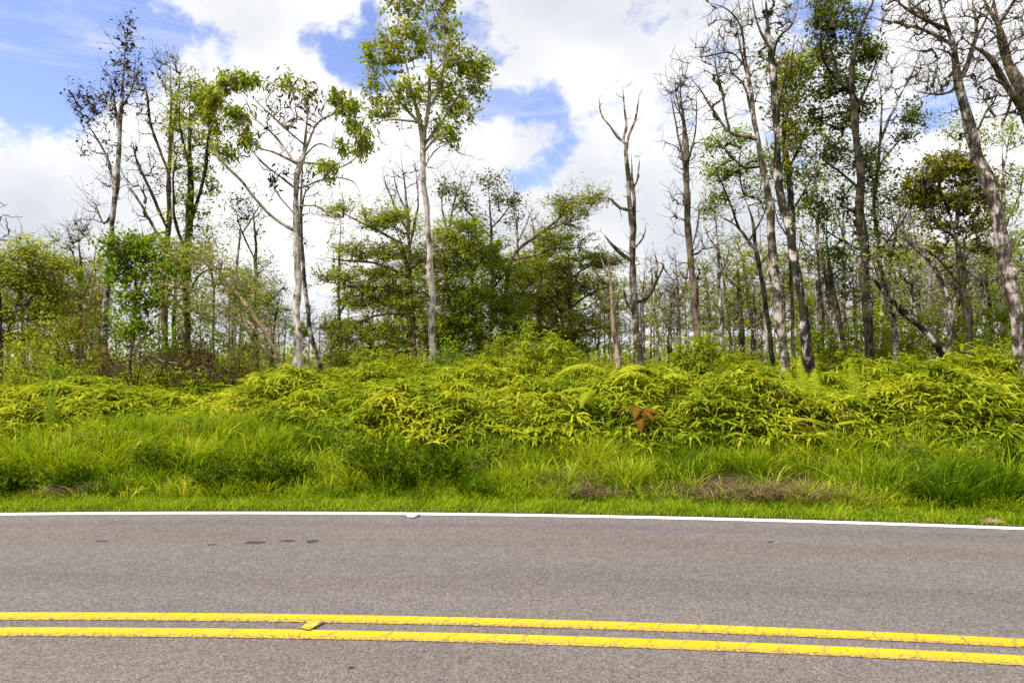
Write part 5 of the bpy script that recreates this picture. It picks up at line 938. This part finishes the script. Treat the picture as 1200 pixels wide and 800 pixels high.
SH = [  # px, s, w, h, leaf, per, L, label
 (160, 9.2, 1.8, 1.75, 'brown', 34, .06, 'tangled dead brown shrub at the foot of the purple leaved tree'),
 (235, 9.0, 1.9, 1.55, 'brown', 40, .07, 'reddish brown shrub in front of the leaf covered left trunks'),
 (280, 9.4, 1.6, 1.4, 'olive', 30, .07, 'olive brown shrub left of the slender tan leaning tree'),
 (300, 11, 1.5, 1.9, 'silver', 34, .08, 'grey green shrub behind the slender tan leaning tree'),
 (225, 12, 1.7, 1.9, 'mid', 34, .08, 'mid green shrub around the foot of the mossy left trunk'),
 (75, 9.0, 1.2, .95, 'bright', 40, .08, 'small bright green shrub below the pale splintered stump'),
 (120, 11.5, 1.3, 1.6, 'olive', 26, .08, 'olive shrub between left stump and purple leaved tree'),
 (25, 10.5, 1.7, 1.5, 'feather', 36, .08, 'dense green shrub at the left edge under the spreading tree'),
 (430, 10.5, 1.0, 1.35, 'mid', 26, .10, 'leafy upright shrub left of the tall straight trunk'),
 (400, 12.5, 1.6, 1.3, 'dark', 36, .08, 'dark shrub right of the pale trunk base'),
 (525, 11.5, 1.4, 1.7, 'bright', 38, .09, 'bright green shrub just right of the tall straight trunk base'),
 (575, 12, 1.8, 1.6, 'lime', 34, .09, 'yellow green shrub under the dense bright green tree'),
 (605, 13.0, 2.2, 2.6, 'mid', 44, .09, 'tall dense green shrub under the arching limb'),
 (695, 13.5, 1.7, 1.3, 'feather', 36, .08, 'green shrub between layered dark tree and rotten trunk'),
 (765, 13.5, 1.5, .9, 'mid', 30, .08, 'low green shrub right of the forked snag'),
 (865, 15, 2.6, 1.6, 'far', 40, .10, 'grey green bush behind the fern mound right of the broom twigged trunk'),
 (965, 13, 1.7, 1.9, 'lime', 36, .11, 'lime green broad leaved shrub right of the grey trunk'),
 (1015, 14, 1.8, 1.8, 'mid', 36, .10, 'green shrub behind the dark leaf clothed trunk'),
 (1075, 14.5, 2.0, 1.9, 'lime', 36, .09, 'yellow green shrub behind the leaning dark trunk'),
 (1170, 14, 2.0, 2.2, 'mid', 40, .10, 'green shrub left of the big leaning trunk base'),
 (100, 12.5, 1.9, 2.9, 'olive', 44, .08, 'tall olive bush right of the left edge tree'),
 (52, 12.0, 1.9, 2.6, 'feather', 44, .08, 'tall green bush behind the pale splintered stump'),
 (255, 13.0, 2.0, 2.7, 'silver', 36, .08, 'tall grey green bush left of the slender tan leaning tree'),
 (190, 12.5, 1.8, 2.3, 'bright', 36, .09, 'bright green bush between the purple leaved tree and the mossy left trunk'),
 (1040, 16, 2.4, 2.6, 'mid', 44, .10, 'tall green bush far behind the thin pale tree'),
 (1110, 16, 2.2, 2.4, 'lime', 44, .10, 'tall yellow green bush behind the foot of the rounded olive tree'),
 (470, 11.0, 1.3, 1.3, 'lime', 34, .09, 'rounded yellow green shrub just left of the tall straight trunk'),
 (655, 11.5, 1.9, 1.7, 'lime', 38, .09, 'rounded lime shrub behind the high fern mound'),
 (1210, 13, 1.8, 2.0, 'lime', 36, .09, 'yellow green shrub at the right edge behind the big trunk'),
]
for i, (px, s_, w_, h_, lf, per, L_, lb) in enumerate(SH):
    shrub(px, s_, lb, w_, h_ * (1.22 if px > 950 else 1), lf, 300 + i, int(18 + 14 * w_), per, L_)
def mound(px, s, label, w, h, n, seed, tint=.5, L=(.15, .32)):
    rg = np.random.default_rng(seed); b = place(px, s); o = empty('fern_mound', b, label, 'fern mound', 'fern covered mounds behind the thicket')
    u = norm(rg.normal(size=(n, 3))); u[:, 2] = np.abs(u[:, 2]); az = np.arctan2(u[:, 1], u[:, 0])
    rr = (1 + .14 * np.sin(3 * az + seed) + .12 * np.sin(5 * az + 4 * u[:, 2] + seed))[:, None]
    P = u * rr * np.array([w * .5, w * .45, h]) * rg.uniform(.72, 1.0, (n, 1)) + b
    fern_mesh('foliage', P, az + rg.normal(size=n) * .5, np.clip(tint + rg.normal(size=n) * .12, 0, 1), rg, LM['fern'], o, b, L=L)
    t = np.linspace(0, 1, K)[None, :, None]; ns = 16; A = np.zeros((ns, K, 3)); a = rg.uniform(0, 6.28, ns); A[..., :2] = (np.stack([np.cos(a), np.sin(a)], 1) * (w * .4))[:, None, :] * t; A[..., 2] = t[..., 0] * h * rg.uniform(.5, .9, (ns, 1))
    v, q = tubes(A, np.broadcast_to(np.linspace(.008, .003, K), (ns, K)), 4); mesh('stem', v, q, B['brown'], o); return o
for i, (px, s_, w_, h_, n_, lb) in enumerate([
    (640, 9.5, 2.1, 1.75, 620, 'high yellow green fern mound right of centre behind the thicket'),
    (818, 9.3, 1.7, 1.65, 520, 'fern covered mound around the foot of the broom twigged trunk'),
    (1145, 8.2, 2.0, 1.25, 520, 'layered yellow fern mound right of the rounded olive tree foot'),
    (1060, 8.6, 1.8, 1.1, 600, 'fern mound below the leaning dark trunk'),
    (1005, 9.6, 1.6, 1.2, 380, 'fern mound left of the thin pale tree'),
    (1195, 7.6, 1.6, 1.1, 380, 'fern mound at the right edge in front of the big trunk'),
    (880, 8.5, 1.6, 1.0, 360, 'low fern mound left of the pale peeling trunk'),
    (330, 7.2, 1.6, .95, 380, 'fern mound spilling in front of the pale trunk'),
    (560, 9.2, 2.2, 1.1, 480, 'broad fern mound right of the tall straight trunk'),
    (440, 8.8, 1.8, 1.0, 400, 'fern mound left of the tall straight trunk')]):
    mound(px, s_, lb, w_, h_, n_, 400 + i, .52)
# fallen dead limb lying over the left shrubs
def fallen(px, s, z, label, ptsl, seed, r=.02):
    g = Grow(seed); b = place(px, s); o = empty('fallen_branch', b, label, 'branch', None)
    P = g.add_main(np.array([b + np.array(p) + [0, 0, z] for p in ptsl]), np.linspace(r, r * .4, len(ptsl)), 7)
    for k in range(4):
        p = P[int(len(P) * (.3 + .15 * k))]; d = g.rg.normal(size=3) * .18
        g.add_main(np.array([p, p + d * .6 + [0, 0, .04], p + d]), [r * .5, r * .35, r * .15], 5)
    for i, (mp, mr, sd) in enumerate(g.main): v, q = tubes(mp[None] - b, mr[None], sd); mesh('limb' if i == 0 else 'twig', v, q, B['snag'], o, smooth=True)
fallen(180, 8.2, 1.15, 'bare grey dead branch lying across the brown shrub at left', [(-.5, 0, .35), (-.1, -.05, .1), (.3, 0, -.05), (.7, .05, -.08)], 500)
# ------------------------------------------------------------------ trees farther back, copies of a few kinds
def proto(kind, seed):
    g = Grow(seed, .4); rg = g.rg; H = 8.0
    lean = rg.normal(size=2) * .35; P = np.array([[0, 0, -.2], [lean[0] * .2, lean[1] * .2, H * .3], [lean[0] * .5, lean[1] * .6, H * .65], [lean[0], lean[1], H]])
    o = empty('far_tree', (0, 0, 0), 'x', 'tree')
    g.add_main(P, [.085, .07, .05, .012], 7)
    for k in range(5):
        z = H * rg.uniform(.4, .85); a = rg.uniform(0, 6.28); p = g.snap(np.array([0, 0, z])); r = rg.uniform(.6, 1.3)
        g.add_main(np.array([p, p + [math.cos(a) * r * .5, math.sin(a) * r * .5, .5 if kind != 'layer' else .1], p + [math.cos(a) * r, math.sin(a) * r, 1.2 if kind != 'layer' else .15]]), [.035, .025, .008], 5)
    def cloud(z, rx, rz, n, lv, off=0):
        u = norm(rg.normal(size=(n, 3))) * rg.uniform(.2, 1, (n, 1)) ** .5; g.grow(np.array([lean[0] * .5, lean[1] * .5, z]) + u * [rx, rx, rz], lv, .011)
    if kind == 'bare': cloud(6.2, .9, 1.9, 60, 0); cloud(4.5, .8, 1, 14, 0); leaf = None; bark = 'grey'
    if kind == 'sparse': cloud(6.6, 1.1, 1.4, 50, 17); cloud(4.6, 1.0, 1, 22, 12); leaf = 'pale'; bark = 'grey'
    if kind == 'layer':
        for z in np.array([2.2, 3.2, 4.2, 5.1, 6.0, 6.9, 7.7]) + rg.normal(size=7) * .25: cloud(z, 2.1 - .13 * z + rg.normal() * .3, .34, 20, 34)
        leaf = 'pale'; bark = 'dark'
    if kind == 'dense': cloud(6.2, 1.3, 1.4, 60, 60); cloud(4.2, 1.2, .9, 30, 30); cloud(2.6, 1.1, .8, 22, 28); leaf = 'far'; bark = 'dark'
    g.fans(3, .5, .009, .5 if kind == 'layer' else 1.)
    g.members(np.zeros(3), B[bark], o)
    for t in range(len(g.tips)): g.tips[t] = (*g.tips[t][:3], leaf, g.tips[t][4])
    foliage(g, o, np.zeros(3), .14, 3, .12, .6 if kind == 'layer' else .3, .5, 0.); return o
def copy_tree(o):
    c = o.copy(); C.objects.link(c)
    for ch in o.children:
        d = ch.copy(); C.objects.link(d); d.parent = c
    return c
PR = {k: [proto(k, 600 + 10 * i + j) for j in range(3)] for i, k in enumerate(('bare', 'sparse', 'layer', 'dense'))}
used = set()
KIND = {'bare': ('leafless thin grey tree', 'leafless trees far back'), 'sparse': ('thin tree with sparse green leaves', 'sparse leaved trees far back'),
        'layer': ('dark tree of flat green layers', 'layered trees far back'), 'dense': ('small bushy grey green tree', 'bushy trees far back')}
ZN = [(-200, 130, 'behind the left edge trees'), (130, 260, 'behind the three tall left trees'), (260, 400, 'behind the pale spreading tree'), (400, 560, 'behind the tall straight trunk'), (560, 700, 'behind the arching mossy limb'), (700, 800, 'behind the forked dead snag'),
      (800, 890, 'behind the broom twigged brown trunk'), (890, 980, 'behind the tall right stand'), (980, 1080, 'behind the dark leaf clothed trunk'), (1080, 1165, 'behind the rounded olive crown'), (1165, 1500, 'behind the big leaning trunk')]
g5 = np.random.default_rng(77)
def far(kind, px, Y, top, seedv):
    j = int(g5.integers(3)); src = PR[kind][j]
    o = src if (kind, j) not in used else copy_tree(src); used.add((kind, j))
    x = (px - 600) / F * Y; z = float(ground(x, Y)); zt = CAMH + (430 - top) / F * Y
    k = max(.4, (zt - z) / 8.2); o.location = (x, Y, z); o.scale = (k * g5.uniform(.85, 1.2),) * 2 + (k,); o.rotation_euler = (0, 0, g5.uniform(0, 6.28))
    zn = next(t for a, b, t in ZN if a <= px < b)
    dist = 'farthest ' if Y > 50 else 'nearer ' if Y < 29 else ''
    tag(o, f'{dist}{KIND[kind][0]} {zn}', 'tree', KIND[kind][1])
spec = []
for a, b, kinds, n, t0, t1 in [(-60, 130, ('sparse', 'bare', 'dense', 'sparse'), 12, 290, 370), (130, 260, ('sparse', 'bare', 'bare'), 8, 300, 370), (260, 400, ('bare', 'bare', 'sparse', 'dense'), 12, 310, 380), (400, 560, ('layer', 'sparse', 'layer', 'dense'), 10, 280, 370),
      (560, 700, ('layer', 'sparse', 'bare', 'layer'), 10, 270, 370), (700, 800, ('bare', 'bare', 'layer', 'bare'), 11, 310, 370), (800, 890, ('bare', 'sparse', 'layer', 'layer'), 10, 310, 380), (890, 980, ('layer', 'bare', 'sparse'), 9, 280, 370), (980, 1080, ('sparse', 'layer', 'bare', 'bare'), 12, 270, 375), (1080, 1165, ('layer', 'bare', 'sparse', 'bare'), 10, 280, 375), (1165, 1300, ('sparse', 'layer', 'dense'), 9, 220, 350)]:
    for i in range(n):
        far(kinds[i % len(kinds)], a + (b - a) * (i + g5.uniform(.1, .9)) / n, g5.uniform(29, 60), g5.uniform(t0, t1), i)
for a, b, kinds, n, t0, t1 in [(700, 800, ('bare', 'bare', 'sparse'), 8, 300, 360), (800, 890, ('bare', 'sparse'), 7, 270, 350), (890, 980, ('bare', 'bare', 'layer'), 5, 240, 340), (980, 1080, ('bare', 'bare', 'sparse'), 5, 230, 330), (1080, 1165, ('bare', 'bare', 'layer'), 5, 240, 330), (1165, 1260, ('bare', 'sparse'), 5, 200, 320), (260, 330, ('bare', 'sparse'), 4, 280, 340), (20, 120, ('bare', 'sparse', 'dense'), 5, 290, 350)]:
    for i in range(n):
        far(kinds[i % len(kinds)], a + (b - a) * (i + g5.uniform(.1, .9)) / n, g5.uniform(23, 33), g5.uniform(t0, t1), i)
# ground cover between the trunks and the far wood
g6 = np.random.default_rng(91)
n = 90000; y = 17.5 + 52 * g6.uniform(size=n) ** 1.5; x = y * g6.uniform(-1.05, 1.05, n)
hh = .55 + .45 * wav(x, y, 7, 2) + .25 * wav(x, y, 2.5, 3); k = hh > .12
x, y, hh = x[k], y[k], hh[k]; P = np.stack([x, y, ground(x, y) + hh * g6.uniform(.1, 1, len(x)) * (1 + .25 * sst(2, 12, x))], 1)
v, q = leafquads(P, .17, g6, .45, .5, .2)
tag(mesh('underbrush', v, q, LM['mid'], tint=np.clip(.45 + .3 * wav(x, y, 5, 6) + .17 * g6.normal(size=len(x)), 0, 1)), 'low green underbrush on the forest floor between the trunks', 'underbrush', kind='stuff')
n = 60000; y = g6.uniform(70, 130, n); x = y * g6.uniform(-1.1, 1.1, n)
hh = np.clip(2.6 + 1.5 * wav(x, y, 14, 4) + 1.0 * wav(x, y, 5, 5), .4, 6); P = np.stack([x, y, ground(x, y) + hh * g6.uniform(0, 1, n) ** .7], 1)
v, q = leafquads(P, .42, g6, .3, .6, 0)
tag(mesh('distant_woodland', v, q, LM['far'], tint=np.clip(.5 + .3 * wav(x, y, 11, 1) + .16 * g6.normal(size=n), 0, 1)), 'far off low woodland closing the view between the trunks', 'woodland', kind='stuff')
# ------------------------------------------------------------------ render settings
S.render.engine = 'CYCLES'; S.cycles.use_denoising = False; S.cycles.max_bounces = 6; S.cycles.diffuse_bounces = 3; S.cycles.transmission_bounces = 4
S.view_settings.view_transform = 'Standard'; S.view_settings.look = 'None'; S.view_settings.exposure = EXPOSURE; S.view_settings.gamma = 1; S.view_settings.use_curve_mapping = False
